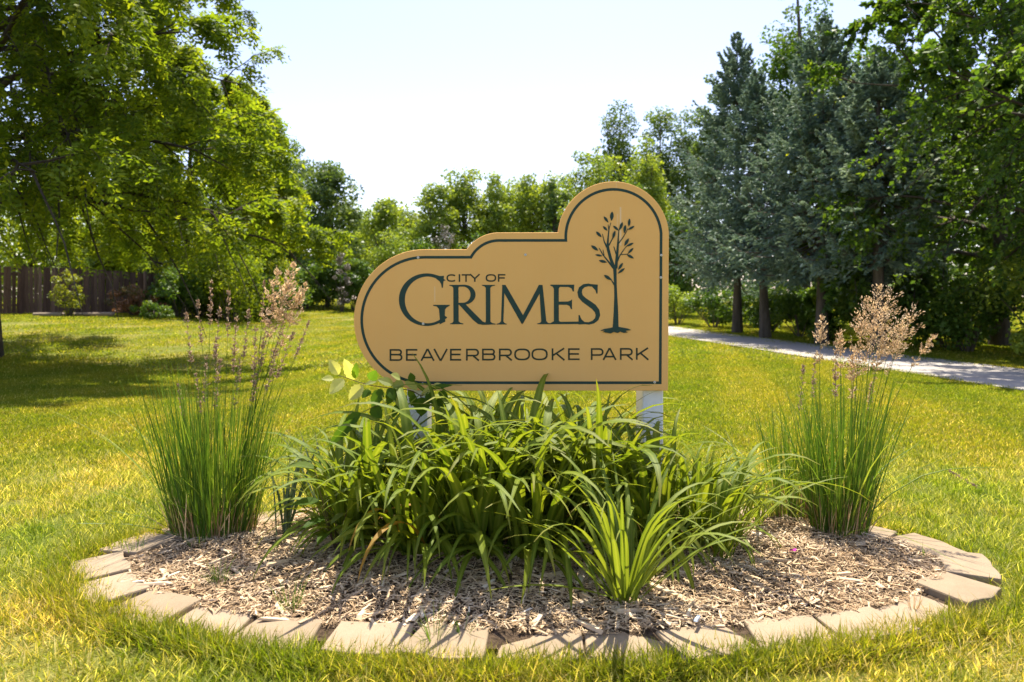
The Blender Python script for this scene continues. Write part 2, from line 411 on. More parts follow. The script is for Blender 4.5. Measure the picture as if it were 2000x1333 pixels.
# ------------------------------------------------------------------ edging stones
edging = thing('bed_edging', 'oval ring of flat tan concrete edging stones around the mulch bed', 'edging', (BX, BY, 0))
def make_edging():
    a = np.linspace(0, 2 * np.pi, 4001)
    ex, ey = (RX - .115) * np.cos(a), (RY - .115) * np.sin(a)
    s = np.concatenate([[0], np.cumsum(np.hypot(np.diff(ex), np.diff(ey)))])
    nst = int(round(s[-1] / .326))
    variants = []
    for v in range(7):
        w_out, w_in, dep, h = .162 * rng.uniform(.95, 1.03), .140 * rng.uniform(.92, 1.04), .112 * rng.uniform(.96, 1.04), .085
        # outline (outer side +y), with a broken, slightly bowed outer face
        no = 7
        out = [(-w_out + 2 * w_out * k / (no - 1), dep + .012 * math.sin(math.pi * k / (no - 1)) + rng.normal(0, .007)) for k in range(no)]
        inn = [(w_in - 2 * w_in * k / 4, -dep + rng.normal(0, .006)) for k in range(5)]
        o = np.array(out + inn); nv = len(o)
        rings = []
        for sc_, z in ((1.0, -h), (1.0, -.008), (.985, -.002), (.955, 0.0)):
            rings.append(np.concatenate([o * sc_, np.full((nv, 1), z)], 1))
        V = np.concatenate(rings + [np.array([[0, 0, .001]])]); F4 = []
        for r_ in range(3):
            for k in range(nv):
                F4.append([r_ * nv + k, (r_ * nv + (k + 1) % nv), (r_ + 1) * nv + (k + 1) % nv, (r_ + 1) * nv + k])
        F3 = [[3 * nv + k, 3 * nv + (k + 1) % nv, 4 * nv] for k in range(nv)]
        F4 = np.array(F4)[:, ::-1]; F3 = np.array(F3)[:, ::-1]
        variants.append(mesh('stone', V, [F4, F3], M['stone']))
    for k in range(nst):
        sk = (k + .5) / nst * s[-1]; j = min(np.searchsorted(s, sk), 4000)
        tx, ty = -math.sin(a[j]) * (RX - .115), math.cos(a[j]) * (RY - .115)
        yaw = math.atan2(ty, tx) + math.pi        # local x along the ring, local y outward
        z = .042 + float(np.clip(rng.normal(0, .008), -.012, .009))
        j2 = rng.normal(0, .016, 2)
        obj('stone', variants[k % 7], edging, (ex[j] + j2[0], ey[j] + j2[1], z), (rng.normal(-.03, .03), rng.normal(0, .032), yaw + rng.normal(0, .085)))
make_edging()

# ------------------------------------------------------------------ the sign
SD = 4.17                                           # distance of the sign's face
SPX = SD / FP
sign = thing('park_sign', 'tan park sign with rounded stepped outline, green lettering and tree emblem on two white posts', 'sign', (0, SD, 0))
def sp(px, py): return ((px - 1000) * SPX, EYE - (py - 585) * SPX)       # pixel of the photo -> x, z on the sign's face
Z1 = lambda zx, zy: sp(660 + zx / 2.9412, 330 + zy / 2.9412)             # measured in three enlarged crops
Z3 = lambda zx, zy: sp(760 + zx / 3.7736, 400 + zy / 3.7736)
Z6 = lambda zx, zy: sp(1100 + zx / 4.759, 400 + zy / 4.759)

def outline(i, n_arc=40):
    p = [(1897 - i, 1275 - i), (1902 - i, 393)]
    a1 = math.pi - math.asin((393 - 366 - i) / (320 - i))
    p += [(1583 + (320 - i) * math.cos(t), 393 - (320 - i) * math.sin(t)) for t in np.linspace(0, a1, n_arc)[1:]]
    Rr = 227.6 - i; a2 = math.pi - math.asin((131 - i) / Rr)
    p += [(925 + Rr * math.cos(t), 594 - Rr * math.sin(t)) for t in np.linspace(math.pi / 2, a2, 14)]
    p += [(497 + (406 - i) * math.cos(t), 869 - (406 - i) * math.sin(t)) for t in np.linspace(math.pi / 2, 1.5 * math.pi, n_arc)]
    return np.array([Z1(*q) for q in p])

def slab(poly, y0, y1):
    """closed outline in x,z made solid between y0 (front) and y1"""
    k = len(poly)
    V = np.concatenate([np.stack([poly[:, 0], np.full(k, y0), poly[:, 1]], -1), np.stack([poly[:, 0], np.full(k, y1), poly[:, 1]], -1)])
    area = .5 * np.sum(poly[:, 0] * np.roll(poly[:, 1], -1) - np.roll(poly[:, 0], -1) * poly[:, 1])
    f = np.arange(k) if area > 0 else np.arange(k)[::-1]
    sides = np.stack([f, np.roll(f, -1), np.roll(f, -1) + k, f + k], -1)[:, ::-1]
    return V, [f[None], sides, (f[::-1] + k)[None]]
def multi(pieces, name, mat, base=0.0):
    """several flat pieces, each a hair prouder than the one before"""
    Vs, Fs, o = [], [], 0
    for q, poly in enumerate(pieces):
        V, F = slab(np.asarray(poly, float), -(.0012 + .00012 * q) - base, .0006)
        Vs.append(V); Fs += [f + o for f in F]; o += len(V)
    return mesh(name, np.concatenate(Vs), Fs, mat)

# panel with a slightly eased rim
o0, o1 = outline(0), outline(1.6)
k = len(o0)
def ring(o, y): return np.stack([o[:, 0], np.full(k, y), o[:, 1]], -1)
V = np.concatenate([ring(o1, 0), ring(o0, .004), ring(o0, .032)])
f = np.arange(k); area = .5 * np.sum(o0[:, 0] * np.roll(o0[:, 1], -1) - np.roll(o0[:, 0], -1) * o0[:, 1])
if area < 0: f = f[::-1]
sides = [np.stack([f, np.roll(f, -1), np.roll(f, -1) + k, f + k], -1)[:, ::-1] + k * j for j in (0, 1)]
obj('panel', mesh('panel', V, [f[None], sides[0], sides[1], (f[::-1] + 2 * k)[None]], M['board']), sign)
a_, b_ = outline(38), outline(53.5)
ka = len(a_)
V = np.concatenate([np.stack([q[:, 0], np.full(ka, y), q[:, 1]], -1) for q, y in ((a_, .0005), (a_, -.0012), (b_, -.0012), (b_, .0005))])
i0 = np.arange(ka); i1 = np.roll(i0, -1)
obj('border_stripe', mesh('border_stripe', V, np.concatenate([np.stack([i0 + ka * j, i1 + ka * j, i1 + ka * (j + 1), i0 + ka * (j + 1)], -1) for j in range(3)]), M['sign_green']), sign)

# posts with a square cap hidden behind the board
def bevel_box(cx, cy, cz, hx, hy, hz, b):
    o = np.array([(-hx + b, -hy), (hx - b, -hy), (hx, -hy + b), (hx, hy - b), (hx - b, hy), (-hx + b, hy), (-hx, hy - b), (-hx, -hy + b)])
    V = np.concatenate([np.concatenate([o * s_, np.full((8, 1), z)], 1) for s_, z in ((1, -hz), (1, hz - b), (.96, hz))]) + [cx, cy, cz]
    F4 = [[r_ * 8 + q, r_ * 8 + (q + 1) % 8, (r_ + 1) * 8 + (q + 1) % 8, (r_ + 1) * 8 + q] for r_ in range(2) for q in range(8)]
    return V, [np.array(F4), np.arange(16, 24)[None], np.arange(8)[::-1][None]]
for px, hp in ((813, .70), (1278, .82)):
    V, F = bevel_box((px - 1000) * SPX, .155, hp, .0595, .12, hp, .006)
    obj('post', mesh('post', V, F, M['white']), sign)

# screws: washer head with a dark drive recess
th = np.linspace(0, 2 * np.pi, 15)[:-1]
def disc(r, y): return np.stack([r * np.cos(th), np.full(14, y), r * np.sin(th)], -1)
V = np.concatenate([disc(.0075, -.0012), disc(.0075, -.0032), disc(.0055, -.0046), disc(.0022, -.0046)])
i = np.arange(14); j = np.roll(i, -1)
F = np.concatenate([np.stack([i + 14 * q, j + 14 * q, j + 14 * (q + 1), i + 14 * (q + 1)], -1) for q in range(3)])
screw_me = mesh('screw', V, F, M['steel']); rec_me = mesh('recess', disc(.0022, -.0042), np.arange(14)[None], M['recess'])
for zx, zy in ((461, 511), (1077, 495), (490, 891), (487, 1236), (1819, 1227), (1857, 497), (1855, 625)):
    x, z = Z1(zx, zy); s_ = obj('screw', screw_me, sign, (x, 0, z)); obj('recess', rec_me, s_)

def ribbon(pts, widths):
    """outline of a stroke (miter joins)"""
    P = np.asarray(pts, float); Wd = np.broadcast_to(np.asarray(widths, float), len(P)) * .5
    d = unit(np.diff(P, axis=0)); nrm = np.stack([-d[:, 1], d[:, 0]], -1)
    L, Rr = [], []
    for q in range(len(P)):
        if q == 0: mm, sc_ = nrm[0], 1
        elif q == len(P) - 1: mm, sc_ = nrm[-1], 1
        else:
            mm = unit(nrm[q - 1] + nrm[q]); sc_ = min(1 / max(mm @ nrm[q], .45), 1.6)
        L.append(P[q] + mm * Wd[q] * sc_); Rr.append(P[q] - mm * Wd[q] * sc_)
    return np.array(L + Rr[::-1])
def ring_piece(cx, cy, rx, ry, t, ex=2.6, nn=40):
    """an O: outer and inner outline, cut open at the bottom by a hairless seam"""
    a = np.linspace(-np.pi / 2, 1.5 * np.pi, nn)
    f_ = lambda r_, fn: np.sign(fn) * np.abs(fn) ** (2 / ex) * r_
    o = np.stack([cx + f_(rx, np.cos(a)), cy + f_(ry, np.sin(a))], -1); q = np.stack([cx + f_(rx - t, np.cos(a)), cy + f_(ry - t, np.sin(a))], -1)
    return [np.concatenate([o[:nn // 2 + 1], q[:nn // 2 + 1][::-1]]), np.concatenate([o[nn // 2:], q[nn // 2:][::-1]])]

def bowl(x0, x1, y0, y1, t, nn=9):
    """stroke of a D shape from the stem, round and back"""
    ry = (y1 - y0) / 2; rx = min(ry * 1.15, (x1 - x0) * .6); cy_ = (y0 + y1) / 2
    a = np.linspace(np.pi / 2, -np.pi / 2, nn)
    return [(x0, y1)] + [(x1 - rx + rx * abs(math.cos(q)) ** .8, cy_ + ry * math.sin(q)) for q in a] + [(x0, y0)]
def sans(ch, w_, h_, t):
    """wide engraver's sans letter: list of outlines in a box w_ x h_"""
    e = t / 2; L, Rr, B, T = e, w_ - e, e, h_ - e
    st = lambda *p: ribbon(p, t)
    if ch == 'I': return [np.array([(0, 0), (w_, 0), (w_, h_), (0, h_)])]
    if ch == 'E': return [st((L, 0), (L, h_)), st((L, T), (w_, T)), st((L, B), (w_, B)), st((L, h_ * .52), (w_ * .94, h_ * .52))]
    if ch == 'F': return [st((L, 0), (L, h_)), st((L, T), (w_, T)), st((L, h_ * .5), (w_ * .92, h_ * .5))]
    if ch == 'T': return [st((w_ / 2, 0), (w_ / 2, T)), st((0, T), (w_, T))]
    if ch == 'A': return [st((e * .6, 0), (w_ / 2 - e * .1, h_)), st((w_ - e * .6, 0), (w_ / 2 + e * .1, h_)), st((w_ * .18, h_ * .28), (w_ * .82, h_ * .28))]
    if ch == 'V': return [st((e * .6, h_), (w_ / 2 - e * .1, 0)), st((w_ - e * .6, h_), (w_ / 2 + e * .1, 0))]
    if ch == 'Y': return [st((e * .6, h_), (w_ / 2, h_ * .42)), st((w_ - e * .6, h_), (w_ / 2, h_ * .42)), st((w_ / 2, 0), (w_ / 2, h_ * .46))]
    if ch == 'K': return [st((L, 0), (L, h_)), st((L, h_ * .38), (w_ - e, h_)), st((w_ * .36, h_ * .56), (w_ - e * .6, 0))]
    if ch == 'B': return [st((L, 0), (L, h_)), ribbon(bowl(L, Rr * .96, h_ * .53, T, t), t), ribbon(bowl(L, Rr, B, h_ * .53, t), t)]
    if ch == 'P': return [st((L, 0), (L, h_)), ribbon(bowl(L, Rr, h_ * .42, T, t), t)]
    if ch == 'R': return [st((L, 0), (L, h_)), ribbon(bowl(L, Rr * .98, h_ * .42, T, t), t), st((w_ * .52, h_ * .42), (w_ - e * .5, 0))]
    if ch == 'O': return ring_piece(w_ / 2, h_ / 2, w_ / 2, h_ / 2, t)
    if ch == 'C':
        a = np.linspace(R(42), R(318), 30); rx, ry = w_ / 2 - e, h_ / 2 - e
        f_ = lambda v: np.sign(v) * np.abs(v) ** (2 / 2.5)
        return [ribbon([(w_ / 2 + rx * float(f_(np.cos(q))), h_ / 2 + ry * float(f_(np.sin(q)))) for q in a], t)]
zs = SPX / 2.9412                                    # metres for a pixel of the first crop
def sans_word(parts, t, top, bot, slope):
    word = obj('lettering', None, sign)
    for ch, x0, x1 in parts:
        dy = slope * (x0 - parts[0][1])
        X0, Zb = Z1(x0, bot + dy)
        polys = [np.asarray(p) + [X0, Zb] for p in sans(ch, (x1 - x0) * zs, (bot - top) * zs, t * zs)]
        obj('letter', multi(polys, 'letter', M['sign_dark']), word)
sans_word([('B', 297, 371), ('E', 391, 456), ('A', 476, 554), ('V', 550, 630), ('E', 644, 708), ('R', 736, 812), ('B', 828, 905), ('R', 925, 1001), ('O', 1013, 1104), ('O', 1112, 1205),
           ('K', 1228, 1304), ('E', 1322, 1388), ('P', 1453, 1526), ('A', 1522, 1599), ('R', 1620, 1695), ('K', 1712, 1786)], 9.6, 1036, 1104, -.0046)
sans_word([('C', 624, 682), ('I', 694, 702.5), ('T', 711, 761), ('Y', 757, 816), ('O', 849, 909), ('F', 919, 962)], 8.2, 606, 650, -.002)

# GRIMES in an old-style serif, traced stroke by stroke
def arc(cx, cy, rx, ry, a0, a1, nn=36): return [(cx + rx * math.cos(R(q)), cy - ry * math.sin(R(q))) for q in np.linspace(a0, a1, nn)]
def serif(x0, x1, y, s0, s1, up, tk=9, br=22):
    """bracketed foot or head: flat edge at y from x0 to x1, stem s0..s1; up=+1 when the stem goes up from it"""
    d = -up
    return [(x0, y), (x1, y), (x1, y + d * tk * .6), ((x1 + s1 * 2) / 3, y + d * tk * 1.2), (s1, y + d * br), (s0, y + d * br), ((x0 + s0 * 2) / 3, y + d * tk * 1.2), (x0, y + d * tk * .6)]
gr = {}
g_out = arc(277, 701, 205, 194, 47, 318, 50)
g_in = arc(283, 703, 167, 172, 318, 52, 50)
gr['G'] = [g_out + g_in,
           [(340, 517), (375, 527), (405, 525), (396, 613), (388, 613), (384, 588), (372, 566), (345, 545)],
           [(325, 739), (447, 739), (446, 746), (424, 758), (412, 775), (411, 820), (415, 862), (372, 884), (374, 846), (370, 800), (367, 770), (352, 752), (325, 746)]]
gr['R'] = [[(473, 596), (511, 596), (513, 876), (474, 876)], serif(444, 520, 592, 473, 512, -1), serif(450, 547, 882, 474, 513, 1),
           [(505, 592)] + arc(553, 664, 84, 73, 90, -90, 22) + [(505, 737), (505, 724)] + arc(545, 664, 55, 59, -90, 90, 22) + [(505, 606)],
           [(515, 737), (560, 731), (640, 812), (690, 862), (722, 876), (745, 877), (745, 885), (690, 887), (655, 880), (618, 850)]]
gr['I'] = [[(712, 600), (746, 600), (747, 874), (713, 874)], serif(684, 780, 592, 712, 746, -1), serif(688, 785, 884, 713, 747, 1)]
gr['M'] = [[(834, 600), (850, 640), (842, 874), (824, 874)], serif(792, 867, 884, 822, 843, 1),
           [(831, 592), (858, 592), (995, 830), (984, 882), (976, 878), (846, 648)], [(978, 882), (983, 822), (1104, 592), (1130, 592), (1118, 640), (990, 872)],
           [(1106, 600), (1131, 594), (1160, 874), (1122, 874)], serif(1093, 1190, 882, 1122, 1160, 1)]
gr['E'] = [[(1214, 600), (1250, 600), (1251, 872), (1214, 872)],
           [(1188, 590), (1364, 590), (1362, 641), (1354, 641), (1344, 618), (1322, 608), (1258, 607), (1250, 622), (1214, 622), (1206, 606), (1188, 597)],
           [(1245, 716), (1318, 714), (1340, 706), (1348, 698), (1348, 772), (1340, 770), (1330, 748), (1310, 739), (1245, 738)],
           [(1188, 874), (1214, 860), (1251, 856), (1262, 864), (1396, 862), (1402, 881), (1188, 882)]]
Sp = [(1528, 606, 13), (1500, 597, 18), (1468, 592, 20), (1436, 598, 24), (1412, 618, 28), (1404, 646, 32), (1411, 676, 35), (1436, 703, 38), (1472, 728, 40), (1508, 754, 41), (1532, 784, 37), (1539, 814, 32), (1530, 844, 28), (1505, 866, 23), (1472, 876, 18), (1440, 873, 15), (1416, 862, 12)]
gr['S'] = [ribbon([(p[0], p[1]) for p in Sp], [p[2] for p in Sp]).tolist(),
           [(1492, 586), (1538, 590), (1536, 656), (1528, 656), (1520, 632), (1496, 606)], [(1396, 814), (1404, 814), (1418, 846), (1444, 868), (1440, 882), (1396, 884)]]
word = obj('lettering', None, sign)
for ch in 'GRIMES':
    obj('letter', multi([[Z3(*q) for q in poly] for poly in gr[ch]], 'letter', M['sign_green']), word)

# the tree emblem
branches = [
    [(487, 1152, 56), (490, 1000, 42), (489, 850, 28), (485, 750, 25), (482, 650, 29), (480, 600, 32), (479, 568, 30)],
    [(474, 592, 30), (440, 500, 27), (416, 410, 27), (413, 368, 20), (418, 300, 13), (427, 220, 9), (443, 168, 5)],
    [(424, 235, 8), (417, 186, 5)], [(406, 398, 17), (380, 340, 10), (364, 273, 6)], [(424, 380, 13), (456, 320, 9), (471, 284, 6)],
    [(466, 588, 20), (420, 530, 14), (370, 468, 10), (334, 404, 7)], [(380, 474, 8), (370, 420, 5)],
    [(490, 594, 26), (500, 480, 25), (508, 380, 18), (512, 300, 11), (518, 235, 7), (530, 200, 5)], [(492, 462, 11), (470, 390, 6)],
    [(513, 364, 10), (556, 305, 8), (586, 255, 6), (602, 222, 5)], [(503, 525, 15), (526, 475, 9), (562, 420, 7), (597, 378, 5)],
    [(526, 466, 8), (594, 462, 6), (608, 452, 5)], [(476, 748, 13), (440, 688, 7)]]
leaves = [(455, 65, 448, 152, 34), (377, 110, 420, 168, 24), (370, 201, 411, 244, 22), (306, 251, 356, 304, 26), (260, 380, 326, 429, 29), (298, 466, 364, 479, 20), (332, 520, 407, 538, 26),
          (465, 197, 514, 242, 22), (551, 163, 524, 238, 26), (577, 189, 568, 268, 26), (616, 130, 610, 204, 24), (661, 201, 601, 236, 22), (609, 314, 568, 385, 27), (653, 357, 586, 389, 22),
          (651, 404, 601, 456, 22), (592, 465, 656, 501, 25), (553, 543, 511, 607, 24), (571, 592, 507, 642, 22), (482, 243, 459, 322, 25), (379, 655, 448, 702, 29)]
pcs = [[Z6(*q) for q in ribbon([(p[0], p[1]) for p in b], [p[2] for p in b])] for b in branches]
for x0, y0, x1, y1, wd in leaves:
    d = np.array([x1 - x0, y1 - y0], float); nn_ = np.array([-d[1], d[0]]) / np.linalg.norm(d)
    t = np.linspace(0, 1, 9); c = np.array([x0, y0]) + t[:, None] * d
    h_ = (np.sin(np.pi * t ** .9) ** .9)[:, None] * wd / 2 * nn_
    pcs.append([Z6(*q) for q in np.concatenate([c + h_, (c - h_)[1:-1][::-1]])])
pcs.append([Z6(*q) for q in [(346, 1172), (380, 1156), (440, 1146), (462, 1139), (520, 1138), (570, 1146), (606, 1154), (630, 1166), (580, 1174), (600, 1188), (562, 1193), (530, 1180), (505, 1194), (470, 1184), (440, 1198), (400, 1191), (368, 1184), (388, 1172)]])
obj('tree_emblem', multi(pcs, 'tree_emblem', M['sign_green']), sign)

# ------------------------------------------------------------------ lawn grass (three sizes of tuft, instanced)
def tuft(nb, size, l0, l1, w0, w1, name, straw=.18):
    a = rng.uniform(0, 2 * np.pi, nb); x, y = rng.uniform(-size / 2, size / 2, (2, nb))
    L = rng.uniform(l0, l1, nb); W = rng.uniform(w0, w1, nb)
    az = rng.uniform(0, 2 * np.pi, nb); lean = np.abs(rng.normal(.62, .36, nb))
    dx, dy = np.cos(az), np.sin(az); sx_, sy_ = -np.sin(a), np.cos(a)
    V = []
    for t, wf in ((0, .9), (.55, 1.0), (1.0, 0)):
        out = L * (np.sin(lean) * t + .35 * lean * t * t); up = L * (np.cos(lean * .9) * t - .12 * lean * t * t)
        c = np.stack([x + dx * out, y + dy * out, up], -1)
        s_ = np.stack([sx_, sy_, 0 * sx_], -1) * (W * wf * .5)[:, None]
        V += [c - s_, c + s_] if wf else [c]
    V = np.stack(V, 1).reshape(-1, 3); b = np.arange(nb)[:, None] * 5
    q = b + np.array([[0, 1, 3, 2]]); t3 = b + np.array([[2, 3, 4]])
    tint = np.where(rng.uniform(0, 1, nb) < straw, rng.uniform(.8, 1, nb), rng.uniform(0, .72, nb))
    return mesh(name, V, [q, t3], M['grass'], tint=np.concatenate([tint, tint]))

def scatter(name, pts, scl, protos):
    me = bpy.data.meshes.new(name); me.vertices.add(len(pts)); me.vertices.foreach_set('co', np.asarray(pts, np.float32).ravel())
    for k_, v in (('scl', scl), ('yaw', rng.uniform(0, 2 * np.pi, len(pts)))):
        a = me.attributes.new(k_, 'FLOAT', 'POINT'); a.data.foreach_set('value', np.asarray(v, np.float32))
    o = obj(name, me, kind='stuff')
    g = bpy.data.node_groups.new(name, 'GeometryNodeTree')
    g.interface.new_socket('Geometry', in_out='INPUT', socket_type='NodeSocketGeometry'); g.interface.new_socket('Geometry', in_out='OUTPUT', socket_type='NodeSocketGeometry')
    N = lambda t: g.nodes.new(t)
    gi, go = N('NodeGroupInput'), N('NodeGroupOutput')
    jn = N('GeometryNodeJoinGeometry')
    for p in protos:
        po = bpy.data.objects.new(name + '_tuft', p)
        oi = N('GeometryNodeObjectInfo'); oi.inputs['Object'].default_value = po; oi.inputs['As Instance'].default_value = True
        g.links.new(oi.outputs['Geometry'], jn.inputs[0])
    ip = N('GeometryNodeInstanceOnPoints'); ip.inputs['Pick Instance'].default_value = True
    g.links.new(gi.outputs[0], ip.inputs['Points']); g.links.new(jn.outputs[0], ip.inputs['Instance'])
    ri = N('FunctionNodeRandomValue'); ri.data_type = 'INT'
    ri.inputs[4].default_value = 0; ri.inputs[5].default_value = len(protos) - 1
    g.links.new(ri.outputs[2], ip.inputs['Instance Index'])
    ya = N('GeometryNodeInputNamedAttribute'); ya.data_type = 'FLOAT'; ya.inputs[0].default_value = 'yaw'
    cx = N('ShaderNodeCombineXYZ'); g.links.new(ya.outputs[0], cx.inputs[2]); g.links.new(cx.outputs[0], ip.inputs['Rotation'])
    sa = N('GeometryNodeInputNamedAttribute'); sa.data_type = 'FLOAT'; sa.inputs[0].default_value = 'scl'
    g.links.new(sa.outputs[0], ip.inputs['Scale'])
    g.links.new(ip.outputs[0], go.inputs[0])
    md = o.modifiers.new('scatter', 'NODES'); md.node_group = g
    return o

def lawn_points(y0, y1, dens, margin, bed_q_min):
    """points spread over the lawn seen between two distances, with a margin to either side"""
    n_ = int(dens * (y1 - y0) * (1.5 * y1 + 2 * margin))
    x = rng.uniform(-(.75 * y1 + margin), .75 * y1 + margin, n_); y = rng.uniform(y0, y1, n_)
    ok = (np.abs(x) < .75 * y + margin) & (bed_q(x, y) > bed_q_min) & (np.abs(path_dist(x, y)) > PW + .05)
    x, y = x[ok], y[ok]
    return np.stack([x, y, height(x, y)], -1)
near = [tuft(70, .16, .028, .066, .0022, .0040, 'lawn_tuft', .40) for _ in range(7)]
p = lawn_points(1.6, 6.0, 135, .8, 1.03)
scatter('lawn_grass', p, rng.uniform(.75, 1.3, len(p)), near)
mid = [tuft(190, .45, .025, .055, .004, .0065, 'lawn_tuft', .10) for _ in range(5)]
p = lawn_points(5.6, 15, 48, 1.2, 1.05)
scatter('lawn_grass', p, rng.uniform(.8, 1.25, len(p)), mid)
far = [tuft(200, 1.5, .03, .06, .011, .02, 'lawn_tuft', .06) for _ in range(4)]
p = lawn_points(14, 60, 5.0, 3, 1.05)
scatter('lawn_grass', p, rng.uniform(.8, 1.2, len(p)), far)
# longer unmown blades along the outside of the stones
longer = [tuft(24, .10, .05, .118, .0025, .0042, 'edge_tuft', .12) for _ in range(5)]
a = rng.uniform(0, 2 * np.pi, 1700); q = rng.normal(1.022, .030, 1700) - .016 * np.sin(5 * a + 1)
ok = (q > .955)
a2 = rng.uniform(-2.9, -.35, 800); q2 = rng.normal(1.0, .020, 800)              # thicker along the front, leaning over the stones
a, q, ok = np.concatenate([a, a2]), np.concatenate([q, q2]), np.concatenate([ok, q2 > .965])
ok &= (np.cos(a) < .80) | (q > 1.045)                                            # the stones at the right lie open
p = np.stack([BX + RX * q * np.cos(a), BY + RY * q * np.sin(a) - .03, 0 * a], -1)[ok]
scatter('edge_grass', p, rng.uniform(.55, 1.15, len(p)), longer)

# ------------------------------------------------------------------ trees grown from trunk to twig
def limb_polys(p0, d0, L, droop, m_, wob):
    t = np.linspace(0, 1, m_)
    P = p0[:, None] + d0[:, None] * (L[:, None] * t)[..., None]
    P[..., 2] -= (droop * L)[:, None] * t ** 2
    nz_ = np.cumsum(rng.normal(0, 1, P.shape), 1) * (wob * L / m_)[:, None, None]; nz_[:, 0] = 0
    return P + nz_

def turn(T, lo, hi, lift=0.0):
    """directions that leave T at lo..hi degrees"""
    n_ = len(T)
    rnd = unit(np.cross(T, rng.normal(0, 1, (n_, 3))))
    a_ = np.radians(rng.uniform(lo, hi, n_))[:, None]
    D = T * np.cos(a_) + rnd * np.sin(a_); D[:, 2] += lift
    return unit(D)

def branch_off(P, per, f0, Lf, ang, droop, m_, wob, lift=0.0):
    """per children along each polyline of P"""
    n_, mm, _ = P.shape
    par = np.repeat(np.arange(n_), per); t = np.clip(rng.uniform(f0, 1.0, len(par)), 0, .999) * (mm - 1)
    i_ = t.astype(int); fr = (t - i_)[:, None]
    p0 = P[par, i_] * (1 - fr) + P[par, i_ + 1] * fr
    T = unit(P[par, i_ + 1] - P[par, i_])
    Lp = np.linalg.norm(P[:, -1] - P[:, 0], axis=1)[par]
    L = Lp * Lf * rng.uniform(.6, 1.2, len(par)) * (1.15 - .5 * t / (mm - 1))
    return limb_polys(p0, turn(T, *ang, lift), L, np.full(len(par), droop), m_, wob), L

def near_tree(root, h, r, z0, n_limb, n2, n3, leaf_fn, leaf_mat_, bark, droops=(.15, .3, .5), trunk_r=.2, top_el=75, low_el=10, f3=.42, twig_min=-9.0):
    tp = np.stack([np.linspace(0, .05 * h, 9) * rng.normal(0, .5), np.linspace(0, .05 * h, 9) * rng.normal(0, .5), np.linspace(-.1, h * .86, 9)], -1)
    V, F = tubes(tp[None], np.linspace(trunk_r, trunk_r * .22, 9)[None] * np.array([1.35] + [1] * 8), 10)
    obj('trunk', mesh('trunk', V, F, bark, True), root)
    u = (np.arange(n_limb) + rng.uniform(0, .8, n_limb)) / n_limb
    zl = z0 + (h * .84 - z0) * u ** 1.1 * .95
    az = np.arange(n_limb) * 2.39996 + rng.normal(0, .25, n_limb)
    el = np.radians(low_el + (top_el - low_el) * u + rng.normal(0, 6, n_limb))
    d0 = np.stack([np.cos(az) * np.cos(el), np.sin(az) * np.cos(el), np.sin(el)], -1)
    p0 = np.stack([np.interp(zl, tp[:, 2], tp[:, 0]), np.interp(zl, tp[:, 2], tp[:, 1]), zl], -1)
    L = r * (.84 + .5 * u - .48 * u ** 2) * rng.uniform(.88, 1.08, n_limb) * 1.02
    A = limb_polys(p0, d0, L, np.full(n_limb, droops[0]), 9, .10)
    for q in range(n_limb):
        r0 = trunk_r * (.33 - .17 * u[q])
        Vq, Fq = tubes(A[q:q + 1], np.linspace(r0, r0 * .16, 9)[None], 6)
        obj('limb', mesh('limb', Vq, Fq, bark, True), root)
    B, LB = branch_off(A, n2, .14, .42, (25, 65), droops[1], 6, .10, .05)
    C, LC = branch_off(B, n3, .10, f3, (20, 65), droops[2], 5, .08)
    kc = C[:, :, 2].min(1) > twig_min; C, LC = C[kc], LC[kc]
    v1 = tubes(B, np.linspace(1, .2, 6)[None] * np.clip(LB * .013, .008, .05)[:, None], 4)
    v2 = tubes(C, np.linspace(1, .3, 5)[None] * np.clip(LC * .008, .003, .012)[:, None], 3)
    V, F = join([v1, v2])
    o = obj('twigs', mesh('twigs', V, np.concatenate(F), bark), root); o['kind'] = 'stuff'
    V, F, tint = leaf_fn(np.concatenate([C, np.concatenate([B[:, 1:6]], 1)]))
    obj('crown', mesh('crown', V, F, leaf_mat_, tint=tint), root, kind='stuff')

def along(P, n_):
    """n_ random points on each polyline with tangents"""
    par = np.repeat(np.arange(len(P)), n_); mm = P.shape[1]
    t = np.clip(rng.uniform(.12, 1.0, len(par)), 0, .999) * (mm - 1); i_ = t.astype(int); fr = (t - i_)[:, None]
    return P[par, i_] * (1 - fr) + P[par, i_ + 1] * fr, unit(P[par, i_ + 1] - P[par, i_]), par

def fronds(per, pairs, ll, lw, fl, z_min=.3):
    """feathery leaves: leaflets in pairs along a drooping stalk"""
    def fn(P):
        c, T, par = along(P, per); k_ = c[:, 2] > z_min + .5 * np.sin(c[:, 0] * 1.7); c, T, par = c[k_], T[k_], par[k_]; n_ = len(c)
        D = turn(T, 20, 75); D[:, 2] -= .35; D = unit(D)
        up = np.zeros_like(D); up[:, 2] = 1
        Sd = unit(np.cross(D, up + rng.normal(0, .35, D.shape))); Nn = np.cross(Sd, D)
        Ls = fl * rng.uniform(.7, 1.25, n_)
        tn = np.clip(rng.normal(.45, .2, n_) + rng.normal(0, .12, par.max() + 1)[par], 0, 1)
        Cs, Ds, Ns, Ts = [], [], [], []
        for k_ in range(pairs):
            t = (k_ + .6) / pairs
            base = c + D * (Ls * t)[:, None]; base[:, 2] -= .25 * Ls * t * t
            for sgn in (-1, 1):
                dd = unit(D * .55 + Sd * sgn + rng.normal(0, .12, D.shape) - [0, 0, .15])
                Cs.append(base + dd * ll * .5); Ds.append(dd); Ns.append(unit(Nn + rng.normal(0, .25, D.shape))); Ts.append(np.clip(tn + rng.normal(0, .06, n_), 0, 1))
        V, F = leafquads(np.concatenate(Cs), np.concatenate(Ds), np.concatenate(Ns), ll, lw)
        return V, F, np.concatenate(Ts)
    return fn

